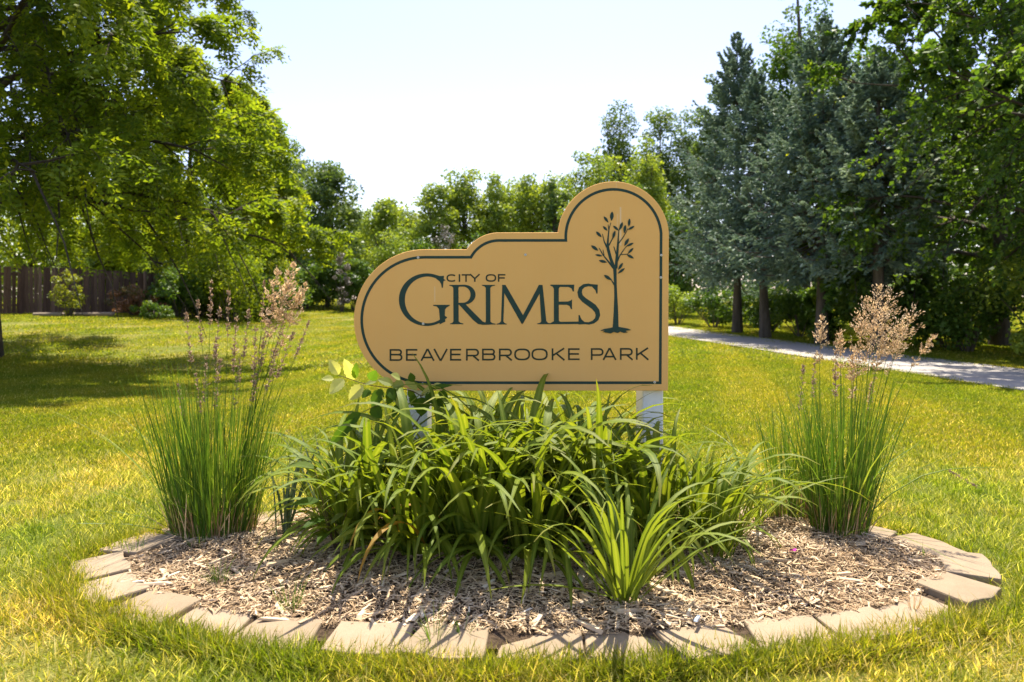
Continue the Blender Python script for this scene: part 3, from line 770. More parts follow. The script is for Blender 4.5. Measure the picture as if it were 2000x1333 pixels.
def broad(per, size, spread=.10, upw=.9):
    """single leaves hung round the twigs"""
    def fn(P):
        c, T, par = along(P, per); n_ = len(c)
        D = turn(T, 30, 95); D[:, 2] -= .25; D = unit(D)
        Nn = rng.normal(0, .55, D.shape); Nn[:, 2] += upw; Nn = unit(np.cross(np.cross(D, Nn), D))
        s_ = size * rng.uniform(.65, 1.2, n_)
        tn = np.clip(rng.normal(.42, .2, n_) + rng.normal(0, .16, par.max() + 1)[par], 0, 1)
        V, F = leafquads(c + D * spread * rng.uniform(.3, 1.1, n_)[:, None], D, Nn, s_, s_ * .72)
        return V, F, tn
    return fn

def root_at(name, label, cat, x, y, group=None, rz=None):
    return thing(name, label, cat, (x, y, float(height(x, y))), group, rng.uniform(0, 6.28) if rz is None else rz)

rng = np.random.default_rng(41)
t = root_at('locust_tree', 'tall feathery bright green tree spreading over the lawn at the left edge', 'tree', -10.9, 14.8)
near_tree(t, 14.0, 6.6, 3.0, 46, 13, 10, fronds(9, 3, .128, .056, .27, 2.2), M['locust'], M['bark_dark'], (.24, .38, .62), .26, 64, 6, twig_min=2.0)
t = root_at('locust_tree', 'yellow-green feathery tree by the right end of the wooden fence', 'tree', -15.6, 34.0)
near_tree(t, 12.0, 6.6, 1.2, 22, 11, 9, fronds(7, 4, .20, .10, .42), M['locust_far'], M['bark_dark'], (.35, .5, .7), .2, 65, 10)
rng = np.random.default_rng(43)
t = root_at('broadleaf_tree', 'big dark green tree overhanging the footpath at the right edge', 'tree', 12.3, 13.8)
near_tree(t, 12.5, 5.7, 2.2, 36, 15, 9, broad(24, .118), M['maple'], M['bark_dark'], (.16, .3, .45), .22, 72, 12)
t = root_at('broadleaf_tree', 'broad green tree behind the big one that overhangs the footpath', 'tree', 13.6, 20.0)
near_tree(t, 13.5, 5.4, 1.0, 28, 11, 8, broad(22, .20), M['maple'], M['bark_grey'], (.15, .3, .4), .22, 72, 8)
t = root_at('broadleaf_tree', 'slim leafy tree growing between two blue spruces', 'tree', 9.9, 22.4)
near_tree(t, 8.3, 2.2, 2.0, 12, 8, 7, broad(12, .16), M['locust_far'], M['bark_grey'], (.15, .3, .4), .10, 70, 20)

# ------------------------------------------------------------------ spruces
rng = np.random.default_rng(44)
def spruce(label, x, y, h, r, z0, mat, nb=230, lean=0.0):
    nb = int(nb * .74)
    root = root_at('spruce_tree', label, 'tree', x, y, 'spruces along the footpath')
    tp = np.stack([np.linspace(0, lean, 8), 0 * np.linspace(0, 1, 8), np.linspace(-.1, h, 8)], -1)
    V, F = tubes(tp[None], np.linspace(.17, .010, 8)[None] * np.array([1.3] + [1] * 7), 10)
    obj('trunk', mesh('trunk', V, F, M['bark_grey'], True), root)
    u = np.sort(rng.uniform(0, 1, nb)) ** .92; z = z0 + (h - z0 - .04) * u
    az = np.arange(nb) * 2.39996 + rng.normal(0, .3, nb)
    L = r * (1 - u) ** .78 * rng.uniform(.72, 1.1, nb) * (1 + .12 * np.sin(az * 3)) + .04
    L *= np.where(u < .06, .8, 1)
    el = np.radians(-12 + 48 * u ** 1.5 + rng.normal(0, 5, nb))
    d0 = np.stack([np.cos(az) * np.cos(el), np.sin(az) * np.cos(el), np.sin(el)], -1)
    p0 = np.stack([np.interp(z, tp[:, 2], tp[:, 0]), 0 * z, z], -1)
    tt = np.linspace(0, 1, 7)
    A = p0[:, None] + d0[:, None] * (L[:, None] * tt)[..., None]
    A[..., 2] += (-.26 * L)[:, None] * tt * (1 - tt) * 1.6 + (.20 * L)[:, None] * tt ** 4
    Vb = tubes(A, np.linspace(1, .25, 7)[None] * np.clip(L * .012, .006, .035)[:, None], 4)
    # side twigs, in the branch's own drooping plane
    per = 42
    par = np.repeat(np.arange(nb), per); t = rng.uniform(.16, .99, len(par)); i_ = np.minimum((t * 6).astype(int), 5); fr = (t * 6 - i_)[:, None]
    b0 = A[par, i_] * (1 - fr) + A[par, i_ + 1] * fr; T = unit(A[par, i_ + 1] - A[par, i_])
    side = unit(np.cross(T, [0, 0, 1.0])) * np.where(rng.uniform(0, 1, len(par)) < .5, -1, 1)[:, None]
    D = unit(T * .85 + side * rng.uniform(.4, 1.1, len(par))[:, None] + [0, 0, -.10] + rng.normal(0, .07, T.shape))
    LT = np.clip(L[par] * .46 * (1.10 - t), .03, .95) * rng.uniform(.7, 1.2, len(par))
    B = limb_polys(b0, D, LT, np.full(len(par), .28), 4, .05)
    # needled shoots
    c, TT, pr = along(B, 5)
    Dn = turn(TT, 8, 48); Dn[:, 2] += .06; Dn = unit(Dn)
    Nn = rng.normal(0, .6, Dn.shape); Nn[:, 2] += .8; Nn = unit(np.cross(np.cross(Dn, Nn), Dn))
    sz = rng.uniform(.11, .20, len(c)) * np.clip(.35 + L[par][pr] * .8, .4, 1)
    tn = np.clip(rng.normal(.42, .16, len(c)) + rng.normal(0, .14, nb)[par][pr], 0, 1)
    V, F = leafquads(c, Dn, Nn, sz, sz * .36)
    h2 = slice(0, None, 2); V2, F2 = leafquads((c + Dn * .03)[h2], turn(Dn[h2], 10, 40), unit(np.cross(Dn, Nn))[h2], sz[h2] * .95, sz[h2] * .34)
    obj('branches', mesh('branches', *Vb, M['bark_grey']), root, kind='stuff')
    Vc, Fc = join([(V, F), (V2, F2)])
    obj('crown', mesh('crown', Vc, Fc, mat, tint=np.concatenate([tn, tn[::2]])), root, kind='stuff')
spruce('tallest blue-green spruce, its pointed top against the sky, farthest along the footpath', 8.55, 27.2, 11.4, 3.3, 2.3, M['spruce'], 270)
spruce('dark leaning spruce with its trunk close behind another beside the footpath', 8.45, 23.9, 9.0, 2.7, 2.4, M['spruce'], 220, -.3)
spruce('broad pale blue spruce in the middle of the row by the footpath', 8.9, 20.6, 9.4, 3.2, 2.3, M['spruce'], 260, -.1)
spruce('blue spruce partly covered by the big dark green tree', 9.2, 18.0, 7.6, 2.6, 2.2, M['spruce'], 200)

# ------------------------------------------------------------------ trees and shrubs farther off: clumped crowns on a forked trunk
def crown_cloud(n_cl, n_leaf, r, zc, hz, cl, leaf, up=.5, taper=0.0, shell=.30, lo=-1.0):
    d = unit(rng.normal(0, 1, (n_cl, 3))); d[:, 2] = np.clip(d[:, 2], lo, 1)
    q = np.minimum(rng.uniform(shell, 1, n_cl)[:, None] ** .8, .94)
    c = d * q * [r, r, hz]
    if taper: c[:, :2] *= (1 - taper * np.clip(c[:, 2:3] / hz * .5 + .5, 0, 1))
    c[:, 2] += zc
    s_ = cl * rng.uniform(.6, 1.3, n_cl)
    k_ = rng.choice(n_cl, n_leaf, p=s_ ** 2 / np.sum(s_ ** 2))
    e = unit(rng.normal(0, 1, (n_leaf, 3))) * rng.uniform(.25, 1.0, n_leaf)[:, None] ** .6
    p_ = c[k_] + e * s_[k_][:, None] * [1, 1, .78]
    Nn = unit(e * .7 + rng.normal(0, .6, e.shape) + [0, 0, up])
    D = unit(np.cross(Nn, rng.normal(0, 1, e.shape)))
    sz = leaf * rng.uniform(.6, 1.25, n_leaf)
    tn = np.clip(rng.normal(.45, .17, n_leaf) + rng.normal(0, .16, n_cl)[k_], 0, 1)
    V, F = leafquads(p_, D, Nn, sz, sz * .75)
    return V, F, tn, c

def tree(label, px, top, hw, d, mat, z0f=.22, n_cl=70, n_leaf=8500, leaf=.24, group=None, cl=None, bark='bark_grey', name='broadleaf_tree', taper=.15, px_off=0, low=-1.0):
    x = (px - 1000) / FP * d
    root = root_at(name, label, 'tree', x, d, group); n_leaf = int(n_leaf * 1.05); n_cl = int(n_cl * 1.25)
    h = EYE - (top - 585) / FP * d - float(height(x, d)); r = hw / FP * d * .88
    z0 = h * z0f; hz = (h - z0) / 2 * .99; zc = z0 + hz
    V, F, tn, c = crown_cloud(n_cl, n_leaf, r, zc, hz, cl or np.clip(r * .36, .5, 1.3), leaf, taper=taper, lo=low)
    forks = rng.choice(len(c), min(14, len(c)), replace=False)
    zt = rng.uniform(.35, .8, len(forks)) * (z0 + hz * .8)
    p0 = np.stack([0 * zt, 0 * zt, zt], -1); t = np.linspace(0, 1, 6)[None, :, None]
    P = p0[:, None] * (1 - t) + c[forks][:, None] * t; P[..., 2] += (np.sin(t * np.pi) * .05 * h)[..., 0]
    tr = h * .016 + .04
    v0 = tubes(np.stack([rng.normal(0, .06, 7) * np.linspace(0, 1, 7), rng.normal(0, .06, 7) * np.linspace(0, 1, 7), np.linspace(-.1, z0 + hz * 1.1, 7)], -1)[None], np.linspace(tr, tr * .25, 7)[None], 8)
    v1 = tubes(P, np.linspace(tr * .45, tr * .1, 6)[None].repeat(len(P), 0), 5)
    Vt, Ft = join([v0, v1])
    obj('trunk', mesh('trunk', Vt, np.concatenate(Ft), M[bark], True), root)
    obj('crown', mesh('crown', V, F, mat, tint=tn), root, kind='stuff')
    return root

def shrub(label, px, base_d, w_m, h_m, mat, n_leaf=2600, leaf=.11, group=None, name='shrub', x=None, n_cl=26):
    x = (px - 1000) / FP * base_d if x is None else x
    root = root_at(name, label, 'shrub', x, base_d, group)
    V, F, tn, c = crown_cloud(n_cl, n_leaf, w_m / 2, h_m * .5, h_m * .46, min(w_m, h_m) * .2, leaf, up=.5, shell=.3)
    V[:, 2] = np.maximum(V[:, 2], .01 + .05 * rng.uniform(0, 1, len(V)))
    k_ = rng.choice(len(c), min(10, len(c)), replace=False); t = np.linspace(0, 1, 5)[None, :, None]
    b = c[k_] * [.15, .15, 0]
    P = b[:, None] * (1 - t) + c[k_][:, None] * t; P[..., 2] += (np.sin(t * np.pi) * .06 * h_m)[..., 0]
    obj('stems', mesh('stems', *tubes(P, np.linspace(.025, .006, 5)[None].repeat(len(P), 0), 5), M['bark_grey']), root, kind='stuff')
    obj('foliage', mesh('foliage', V, F, mat, tint=tn), root, kind='stuff')
    return root

P_, W_, S_ = M['poplar'], M['willow'], M['shrub']
# far tree line, from left to right
tree('tall dark green tree rising above the yellow-green feathery one', 565, 268, 78, 50, P_, .1, 80, 10000, .23)
tree('tall rounded dark green tree left of the gap of open sky', 640, 300, 72, 47, P_, .08, 85, 12000, .22)
tree('low rounded light green tree directly left of the gap of open sky', 748, 372, 70, 60, W_, .08, 60, 8000, .25)
tree('light green tree behind the left shoulder of the sign', 850, 340, 55, 60, W_, .2, 55, 7000, .25)
tree('light green tree with dark forking stems above the sign lettering', 905, 322, 62, 63, W_, .3, 60, 7500, .25)
tree('spreading light green tree above the middle step of the sign', 965, 338, 55, 61, W_, .34, 50, 6500, .25)
tree('open light green tree with sky showing under its crown', 1050, 330, 62, 62, W_, .42, 55, 7000, .25)
tree('slender tree with thin crooked top left of the arch of the sign', 1085, 318, 34, 58, P_, .2, 34, 3200, .24)
tree('yellowish green tree directly behind the arch of the sign', 1150, 288, 62, 56, W_, .12, 65, 8500, .23)
tree('tallest far tree, upright with lumpy dark crown, right of the open sky', 1208, 172, 52, 74, P_, .1, 75, 13000, .28, 'poplars beyond the tree line', 1.35)
tree('tall upright far tree touching the left side of the tallest spruce', 1290, 178, 52, 76, P_, .1, 75, 13000, .28, 'poplars beyond the tree line', 1.35)
tree('far upright tree half hidden by the tallest spruce', 1345, 200, 46, 73, P_, .1, 60, 10000, .28, 'poplars beyond the tree line', 1.3)
tree('rounded yellow-green tree between the far poplars and the spruces', 1262, 262, 60, 50, W_, .1, 60, 8500, .21)
tree('dark bushy tree under the yellow-green one, behind the arch of the sign', 1225, 330, 70, 44, S_, .05, 60, 8000, .19)
tree('bushy green tree between the sign and the row of spruces', 1325, 400, 70, 40, S_, .04, 60, 8000, .17)
tree('leafy tree standing behind the pointed top of the tallest spruce', 1392, 120, 44, 40, P_, .3, 50, 8000, .17)
tree('dark leafy tree whose top leaves the picture above the spruces', 1572, -110, 92, 33, M['maple'], .2, 110, 15000, .17)
tree('leafy tree filling the space behind the middle spruces', 1680, 60, 130, 32, M['maple'], .08, 90, 12000, .17)
tree('dark leafy tree behind the trunks at the right of the footpath', 1800, 150, 150, 30, M['maple'], .04, 90, 12000, .17)
tree('dense dark tree at the far right behind the shrubs', 1960, 100, 170, 27, M['maple'], .04, 90, 12000, .17)
tree('dense dark tree beyond the right edge of the footpath', 2160, 60, 170, 25, M['maple'], .04, 90, 9000, .17)
tree('tree behind the wooden fence at the left edge', 60, 330, 170, 40, M['locust_far'], .08, 90, 9000, .2)
tree('dark green tree behind the middle of the wooden fence', 300, 330, 130, 42, P_, .06, 90, 10000, .2)
tree('green tree between the fence and the far tree line', 450, 300, 100, 44, M['locust_far'], .05, 80, 10000, .2)

tree('light green tree filling the dip left of the open sky, farther back', 700, 392, 60, 68, W_, .05, 60, 6000, .27)
tree('pale green tree in the second row between the sky gap and the sign', 805, 376, 60, 68, W_, .05, 60, 6000, .27)
tree('pale green tree in the second row above the middle step of the sign', 1010, 342, 70, 70, W_, .1, 60, 7000, .27)
tree('light green tree in the second row left of the arch of the sign', 1105, 318, 66, 68, W_, .08, 60, 7000, .27)
tree('light green tree in the second row right of the arch of the sign', 1180, 262, 60, 69, W_, .08, 60, 7000, .27)
# shrubs below the tree line
for lab, px, top, wpx, d, mt in (
        ('leafy green bush in front of the tall rounded dark green tree', 640, 470, 120, 45, S_), ('dark green bush at the foot of the far tree line, left of the sign', 600, 505, 90, 43, S_),
        ('narrow light green bush next to the left rim of the sign', 690, 480, 70, 44, S_), ('rounded light green bush above the left shoulder of the sign', 762, 452, 110, 50, W_),
        ('dark bush behind the large initial of the sign', 830, 470, 90, 50, S_), ('bush behind the upper lettering of the sign', 940, 440, 110, 52, S_),
        ('bush behind the middle step of the sign', 1050, 450, 110, 52, S_), ('bush behind the foot of the arch of the sign', 1130, 430, 110, 50, S_),
        ('low dark bush at the left end of the far tree line', 545, 520, 90, 44, S_)):
    g_ = float(height((px - 1000) / FP * d, d)); shrub(lab, px, d, wpx / FP * d, EYE - (top - 585) / FP * d - g_, mt, 5200, .17, 'bushes at the foot of the tree line', n_cl=34)
for lab, px, top, wpx, d in (('bare greyish brush left of the sign shoulder', 862, 420, 60, 49), ('bare greyish brush above the sign shoulder', 915, 455, 50, 49), ('dry grey brush among the bushes left of the sign', 668, 480, 34, 42)):
    g_ = float(height((px - 1000) / FP * d, d)); shrub(lab, px, d, wpx / FP * d, EYE - (top - 585) / FP * d - g_, M['twig_grey'], 1500, .10, 'dry brush in the tree line', name='dry_brush', n_cl=18)

# wood beyond the tree line: one dense mass nobody could count
n_ = 18000
x = rng.uniform(-75, 75, n_); y = rng.uniform(84, 96, n_); top = 7.5 + 2.2 * np.sin(x * .31) + 1.6 * np.sin(x * .83 + 1) + rng.normal(0, .7, n_)
z = height(x, y) + top * rng.uniform(0, 1, n_) ** .8
Nn = unit(rng.normal(0, 1, (n_, 3)) + [0, -.4, .5]); D = unit(np.cross(Nn, rng.normal(0, 1, (n_, 3))))
V, F = leafquads(np.stack([x, y, z], -1), D, Nn, rng.uniform(.5, 1.0, n_), rng.uniform(.4, .8, n_))
obj('far_wood', mesh('far_wood', V, F, P_, tint=np.clip(rng.normal(.4, .2, n_), 0, 1)), kind='stuff')

# shrubs near the fence
shrub('red-brown bush with drooping leaves in front of the wooden fence', 268, 27.5, 2.3, 1.25, M['red_shrub'], 3600, .085)
shrub('small green bush at the foot of the red-brown bush', 300, 26.3, 1.5, .75, S_, 1800, .08)
shrub('bright yellow-green sapling bush against the wooden fence', 135, 25.0, 1.0, 1.9, M['yellow_shrub'], 1500, .085)
for lab, px, d, wd, ht in (('green bush right of the red-brown bush', 350, 28.5, 2.2, 2.0), ('tall bright bush below the yellow-green feathery tree', 455, 29.0, 3.0, 4.0), ('tall leafy bush left of the tall bright one at the back of the lawn', 385, 30.5, 2.8, 3.4), ('tall yellow-green bush nearest to the open lawn', 520, 35.0, 2.8, 4.2), ('bushy green shrub below the yellow-green feathery tree', 425, 30, 2.6, 2.3), ('dark shrub in the shade under the feathery tree', 390, 33, 3.6, 2.6),
                           ('round bright shrub at the right end of the row left of the reed plumes', 480, 31, 2.2, 2.2), ('low shrub where the lawn meets the bushes', 520, 33, 2.4, 2.6), ('dark green bush at the back of the lawn', 545, 37, 3.4, 3.0)):
    shrub(lab, px, d, wd, ht, M['locust_far'] if 'bright' in lab or 'yellow' in lab else S_, 4200, .12, 'green shrubs at the left of the lawn', n_cl=36)

# undergrowth along the right of the footpath
for lab, x, d, wd, ht, nl, lf in (('light green bush just right of the sign edge', 7.6, 33, 2.6, 1.9, 3800, .12), ('leafy bush between the sign and the first spruce trunk', 8.6, 30.5, 2.4, 1.8, 3800, .12),
                                  ('low bush behind the pair of close spruce trunks', 9.9, 27.5, 2.4, 1.6, 3600, .12), ('green bush between two spruce trunks', 9.9, 24.6, 2.0, 1.5, 3200, .11),
                                  ('small yellow-green bush at the foot of a spruce trunk', 9.5, 21.8, 1.0, .6, 1100, .09), ('dark bush behind the pink grass plumes', 10.9, 20.8, 3.0, 2.4, 4200, .12),
                                  ('dense bush in deep shade beyond the footpath', 11.2, 17.6, 2.8, 2.4, 4200, .11), ('big sunlit bush with pale leaves at the right edge', 11.5, 15.2, 2.8, 2.55, 5200, .10),
                                  ('low dark bush under the big sunlit bush', 11.0, 14.2, 2.2, 1.0, 3000, .09), ('dark bush at the right end of the undergrowth', 11.6, 12.6, 2.4, 1.9, 4200, .09),
                                  ('broad dark bush behind the second spruce trunk', 11.4, 26.4, 3.6, 2.6, 3600, .13), ('broad dark bush behind the third spruce trunk', 11.6, 23.2, 3.4, 2.6, 3600, .13), ('broad dark bush behind the tallest spruce trunk', 10.8, 31.5, 3.6, 2.4, 3600, .14), ('dark bush filling the gap beyond the last spruce trunk', 11.6, 19.0, 3.0, 2.2, 3600, .12),
                                  ('tall dark bush behind the big sunlit bush', 13.6, 17.0, 3.4, 3.2, 4600, .13)):
    shrub(lab, 0, d, wd, ht, S_ if 'sunlit' not in lab and 'yellow' not in lab and 'light' not in lab else M['willow'], nl, lf, 'undergrowth beside the footpath', x=x)

# ------------------------------------------------------------------ wooden fence and timbers at the left
fence = thing('wooden_fence', 'weathered brown wooden plank fence at the left behind the trees', 'fence', (-15.2, 31.8, 0))
fa, fb = np.array([-22.2, 20.6]), np.array([-14.6, 32.6])
fd = unit(fb - fa); fl = np.linalg.norm(fb - fa); fyaw = math.atan2(fd[1], fd[0])
npl = int(fl / .148)
pl_me = []
for v in range(5):
    V, F = boxes(np.array([[0, 0, .86 + .02 * v / 5]]), np.array([[.068, .010, .86 + .02 * v / 5]]))
    V[4:, 0] *= .9; pl_me.append(mesh('plank', V, F, M['fence']))
V, F = bevel_box(0, 0, .93, .05, .05, .93, .012); post_me = mesh('post', V, F, M['fence'])
org = np.array([-15.2, 31.8, 0])
for k_ in range(npl):
    q = fa + fd * (k_ + .5) * .148
    if q[1] < 21.2: continue
    z = float(height(*q))
    obj('plank', pl_me[k_ % 5], fence, np.array([q[0], q[1], z + .05]) - org, (rng.normal(0, .012), rng.normal(0, .012), fyaw + rng.normal(0, .02)))
for k_ in range(int(fl / 2.4) + 1):
    q = fa + fd * k_ * 2.4 + np.array([fd[1], -fd[0]]) * .075
    obj('post', post_me, fence, np.array([q[0], q[1], float(height(*q))]) - org, (0, 0, fyaw))
    for zz_ in (.35, 1.5):
        a0 = fa + fd * k_ * 2.4 - np.array([fd[1], -fd[0]]) * .035; a1 = a0 + fd * 2.38
        if k_ * 2.4 + 2.38 > fl: continue
        p0, p1 = np.array([*a0, float(height(*a0)) + zz_]), np.array([*a1, float(height(*a1)) + zz_])
        V, F = boxes(np.array([[0, 0, 0.]]), np.array([[np.linalg.norm(p1 - p0) / 2, .018, .045]]))
        o = obj('rail', mesh('rail', V, F, M['fence']), fence, (p0 + p1) / 2 - org, (0, -math.asin((p1 - p0)[2] / np.linalg.norm(p1 - p0)), fyaw))
for lab, px, d, L in (('long landscape timber lying at the edge of the lawn before the fence', 160, 25.6, .95), ('short landscape timber left of the long one, before the fence', 93, 24.6, .42), ('landscape timber right of the long one beside the red-brown bush', 197, 26.4, .45)):
    x = (px - 1000) / FP * d
    k8 = np.arange(8) / 8 * 2 * np.pi + .39
    rg = np.stack([0 * k8, .10 * np.cos(k8), .085 * np.sin(k8)], -1)
    V = np.concatenate([rg * .9 + [-L, 0, 0], rg + [-L + .015, 0, 0], rg + [L - .015, 0, .004], rg * .9 + [L, 0, .004]])
    F = [np.array([[r_ * 8 + q, r_ * 8 + (q + 1) % 8, r_ * 8 + 8 + (q + 1) % 8, r_ * 8 + 8 + q] for r_ in range(3) for q in range(8)]), np.arange(8)[::-1][None], np.arange(24, 32)[None]]
    obj('landscape_timber', mesh('landscape_timber', V, F, M['timber']), None, (x, d, float(height(x, d)) + .07), (0, 0, .35), label=lab, category='timber', group='timbers at the lawn edge')

rng = np.random.default_rng(45)
# ------------------------------------------------------------------ strap leaves (daylilies and iris)
def strap(L, W, e0, e1, bend, seg=12, fold=.28, twist=0.0, sway=0.0):
    """an arching leaf from the origin along +x"""
    t = np.linspace(0, 1, seg + 1)
    el = e0 + (e1 - e0) * np.clip((t - bend) / (1 - bend), 0, 1) ** 1.15 + 0 * t
    el = np.where(t < bend, e0 - .12 * t, el)
    ds = L / seg
    x = np.concatenate([[0], np.cumsum(np.cos(el[:-1]) * ds)]); z = np.concatenate([[0], np.cumsum(np.sin(el[:-1]) * ds)])
    y = sway * L * t ** 2
    T = unit(np.stack([np.gradient(x), np.gradient(y), np.gradient(z)], -1))
    Sd = np.stack([0 * t, 1 + 0 * t, 0 * t], -1); Nn = np.cross(T, Sd)
    tw = twist * t ** 1.5
    Sd, Nn = Sd * np.cos(tw)[:, None] + Nn * np.sin(tw)[:, None], Nn * np.cos(tw)[:, None] - Sd * np.sin(tw)[:, None]
    wd = W * .5 * np.minimum(1, ((1 - t) / .5 + .02)) ** .75 * (.55 + .45 * np.minimum(1, t / .3))
    fo = fold * (1 - .55 * t)
    c = np.stack([x, y, z], -1)
    V = np.stack([c + Sd * wd[:, None] - Nn * (wd * fo)[:, None] * -1, c, c - Sd * wd[:, None] + Nn * (wd * fo)[:, None]], 1).reshape(-1, 3)
    i_ = np.arange(seg)[:, None] * 3
    F = np.concatenate([i_ + np.array([[0, 1, 4, 3]]), i_ + np.array([[1, 2, 5, 4]])])
    return V, F, np.tile([-1, 0, 1], seg + 1), np.repeat(t, 3)
def strap_me(mat, *a, **k_):
    V, F, ac, al = strap(*a, **k_)
    return mesh('leaf', V, F, mat, True, attrs={'across': ac, 'along': al})
U = rng.uniform
lily_v = [strap_me(M['lily'], U(.76, 1.0), U(.034, .050), R(U(62, 86)), R(U(-80, -15)), U(.14, .42), twist=U(-.7, .7), sway=U(-.12, .12)) for _ in range(34)]
lily_low = [strap_me(M['lily'], U(.55, .80), U(.032, .046), R(U(30, 62)), R(U(-85, -55)), U(.05, .3), twist=U(-.7, .7), sway=U(-.12, .12)) for _ in range(14)]
lily_up = [strap_me(M['lily'], U(.62, .85), U(.032, .046), R(U(74, 88)), R(U(5, 50)), U(.3, .6), twist=U(-.5, .5), sway=U(-.06, .06)) for _ in range(12)]
lily_p = [strap_me(M['lily_pale'], U(.66, .9), U(.018, .028), R(U(44, 84)), R(U(-55, 30)), U(.25, .5), twist=U(-.6, .6), sway=U(-.1, .1)) for _ in range(18)]
lily_y = [strap_me(M['lily_yellow'], U(.45, .65), U(.022, .03), R(U(50, 75)), R(-80), U(.1, .25), twist=U(-.8, .8)) for _ in range(4)]
iris_v = [strap_me(M['iris'], U(.42, .62), U(.018, .028), R(U(70, 88)), R(U(20, 75)), U(.3, .6), twist=U(-.4, .4), fold=.5) for _ in range(10)]

def strap_plant(name, label, cat, x, y, n_, var, scale, spread=.09, z=None, group=None, face=None, extra=(), low=0):
    root = thing(name, label, cat, (x, y, float(mound(np.array(x), np.array(y))) - .01 if z is None else z), group)
    for k_ in range(n_ + low):
        a_ = U(0, 2 * np.pi) if face is None else rng.normal(face, 1.1)
        r_ = spread * math.sqrt(U(0, 1)); s_ = scale * U(.72, 1.12)
        me = var[rng.integers(len(var))]
        if extra and U(0, 1) < extra[1]: me = extra[0][rng.integers(len(extra[0]))]
        if k_ >= n_: me = lily_low[rng.integers(len(lily_low))]; a_ = rng.normal(-math.pi / 2 + x * .6, .9); s_ *= .84
        ba = a_ + rng.normal(0, .7)
        o = obj('leaf', me, root, (r_ * math.cos(ba), r_ * math.sin(ba), 0), (rng.normal(0, .08), rng.normal(0, .10), a_))
        o.scale = (s_, s_ * U(.85, 1.15), s_)
    return root
LG = 'daylilies below the sign'
mixv = lily_v * 2 + lily_up + lily_p[:14]
for lab, x, y, n_, s_, low in (
        ('daylily clump at the left front of the mass below the sign, near the sapling', -.78, 3.70, 60, .98, 26), ('dark glossy daylily clump drooping over the mulch under the first letters', -.45, 3.54, 64, 1.04, 30),
        ('daylily clump at the front under the middle of the lettering', -.16, 3.50, 60, 1.06, 26),
        ('tall upright daylily clump at the front centre of the bed', .12, 3.44, 64, 1.12, 18), ('tall broad-leaved daylily reaching up over the bottom rim of the sign', .42, 3.66, 62, 1.06, 14),
        ('arching daylily clump right of centre behind the small front fan', .70, 3.58, 58, .92, 26), ('daylily clump under the right white post', .98, 3.70, 50, .72, 20),
        ('daylily clump just in front of the left white post', -.62, 3.92, 40, .68, 8), ('daylily clump under the left part of the sign, behind the front row', -.28, 3.88, 58, 1.06, 4),
        ('daylily clump under the middle of the sign', .04, 3.84, 58, 1.10, 4),
        ('daylily clump in the middle row under the tree emblem', .28, 4.0, 54, 1.04, 4), ('daylily clump between the tall broad-leaved one and the right post', .58, 3.98, 50, .74, 6),
        ('daylily clump at the far left behind the sapling', -.98, 4.02, 40, .74, 14), ('sunlit daylily clump behind the sign at its left', -.34, 4.52, 50, 1.02, 4),
        ('sunlit daylily clump behind the middle of the sign', .06, 4.54, 50, 1.06, 4), ('sunlit daylily clump behind the sign beside the right post', .40, 4.52, 50, 1.0, 4)):
    strap_plant('daylily', lab, 'plant', x, y, n_, mixv, s_, .13, None, LG, extra=(lily_y, .035), low=low)
strap_plant('daylily', 'small pale green daylily fan standing alone at the front of the bed', 'plant', .47, 2.965, 50, lily_p, .90, .055, None, LG)
strap_plant('daylily', 'loose yellowish daylily between the mass and the right reed grass', 'plant', 1.32, 4.05, 30, lily_p, .66, .10, None, LG)
strap_plant('daylily', 'pale daylily with long leaves spilling right beyond the right post', 'plant', .98, 3.48, 32, lily_v + lily_p * 2, .82, .09, None, LG, face=-.2)
o = obj('leaf', strap_me(M['lily_pale'], .58, .022, R(18), R(-12), .1, sway=.05), [q for q in bpy.data.objects if q.get('label', '').startswith('small pale green')][0], (-.03, -.02, .01), (0, 0, R(186)))
strap_plant('iris', 'grey-green iris with stiff leaves at the left end of the daylilies', 'plant', -1.02, 4.0, 20, iris_v, .95, .06, None, 'iris at the left of the bed')
strap_plant('iris', 'small sparse iris between the left reed grass and the daylilies', 'plant', -1.22, 3.80, 9, iris_v, .9, .05, None, 'iris at the left of the bed')

# ------------------------------------------------------------------ feather reed grass
def blades(n_, rad, l0, l1, w0, w1, lean_sd, tint_fn, squash=1.0, curve=.25):
    a_ = U(0, 2 * np.pi, n_); q = np.sqrt(U(0, 1, n_)) * rad
    x, y = q * np.cos(a_), q * np.sin(a_) * squash
    L = U(l0, l1, n_); W = U(w0, w1, n_)
    az = a_ + rng.normal(0, .6, n_); lean = np.abs(rng.normal(.02, lean_sd, n_)) + .11 * q / rad
    t = np.linspace(0, 1, 6)
    out = L[:, None] * (np.sin(lean)[:, None] * t + curve * lean[:, None] * t ** 2.2); up = L[:, None] * (np.cos(lean)[:, None] * t - .35 * curve * lean[:, None] * t ** 2.5)
    c = np.stack([x[:, None] + np.cos(az)[:, None] * out, y[:, None] + np.sin(az)[:, None] * out, up], -1)
    ya = U(0, 2 * np.pi, n_); s_ = np.stack([np.cos(ya), np.sin(ya), 0 * ya], -1)
    wd = W[:, None] * .5 * np.minimum(1, (1 - t) * 2.2 + .05)[None]
    V = np.stack([c - s_[:, None] * wd[..., None], c + s_[:, None] * wd[..., None]], 2)
    idx = np.arange(n_ * 12).reshape(n_, 6, 2)
    F = np.stack([idx[:, :-1, 0], idx[:, :-1, 1], idx[:, 1:, 1], idx[:, 1:, 0]], -1).reshape(-1, 4)
    tn = tint_fn(n_)
    return V.reshape(-1, 3), F, np.repeat(tn, 5)

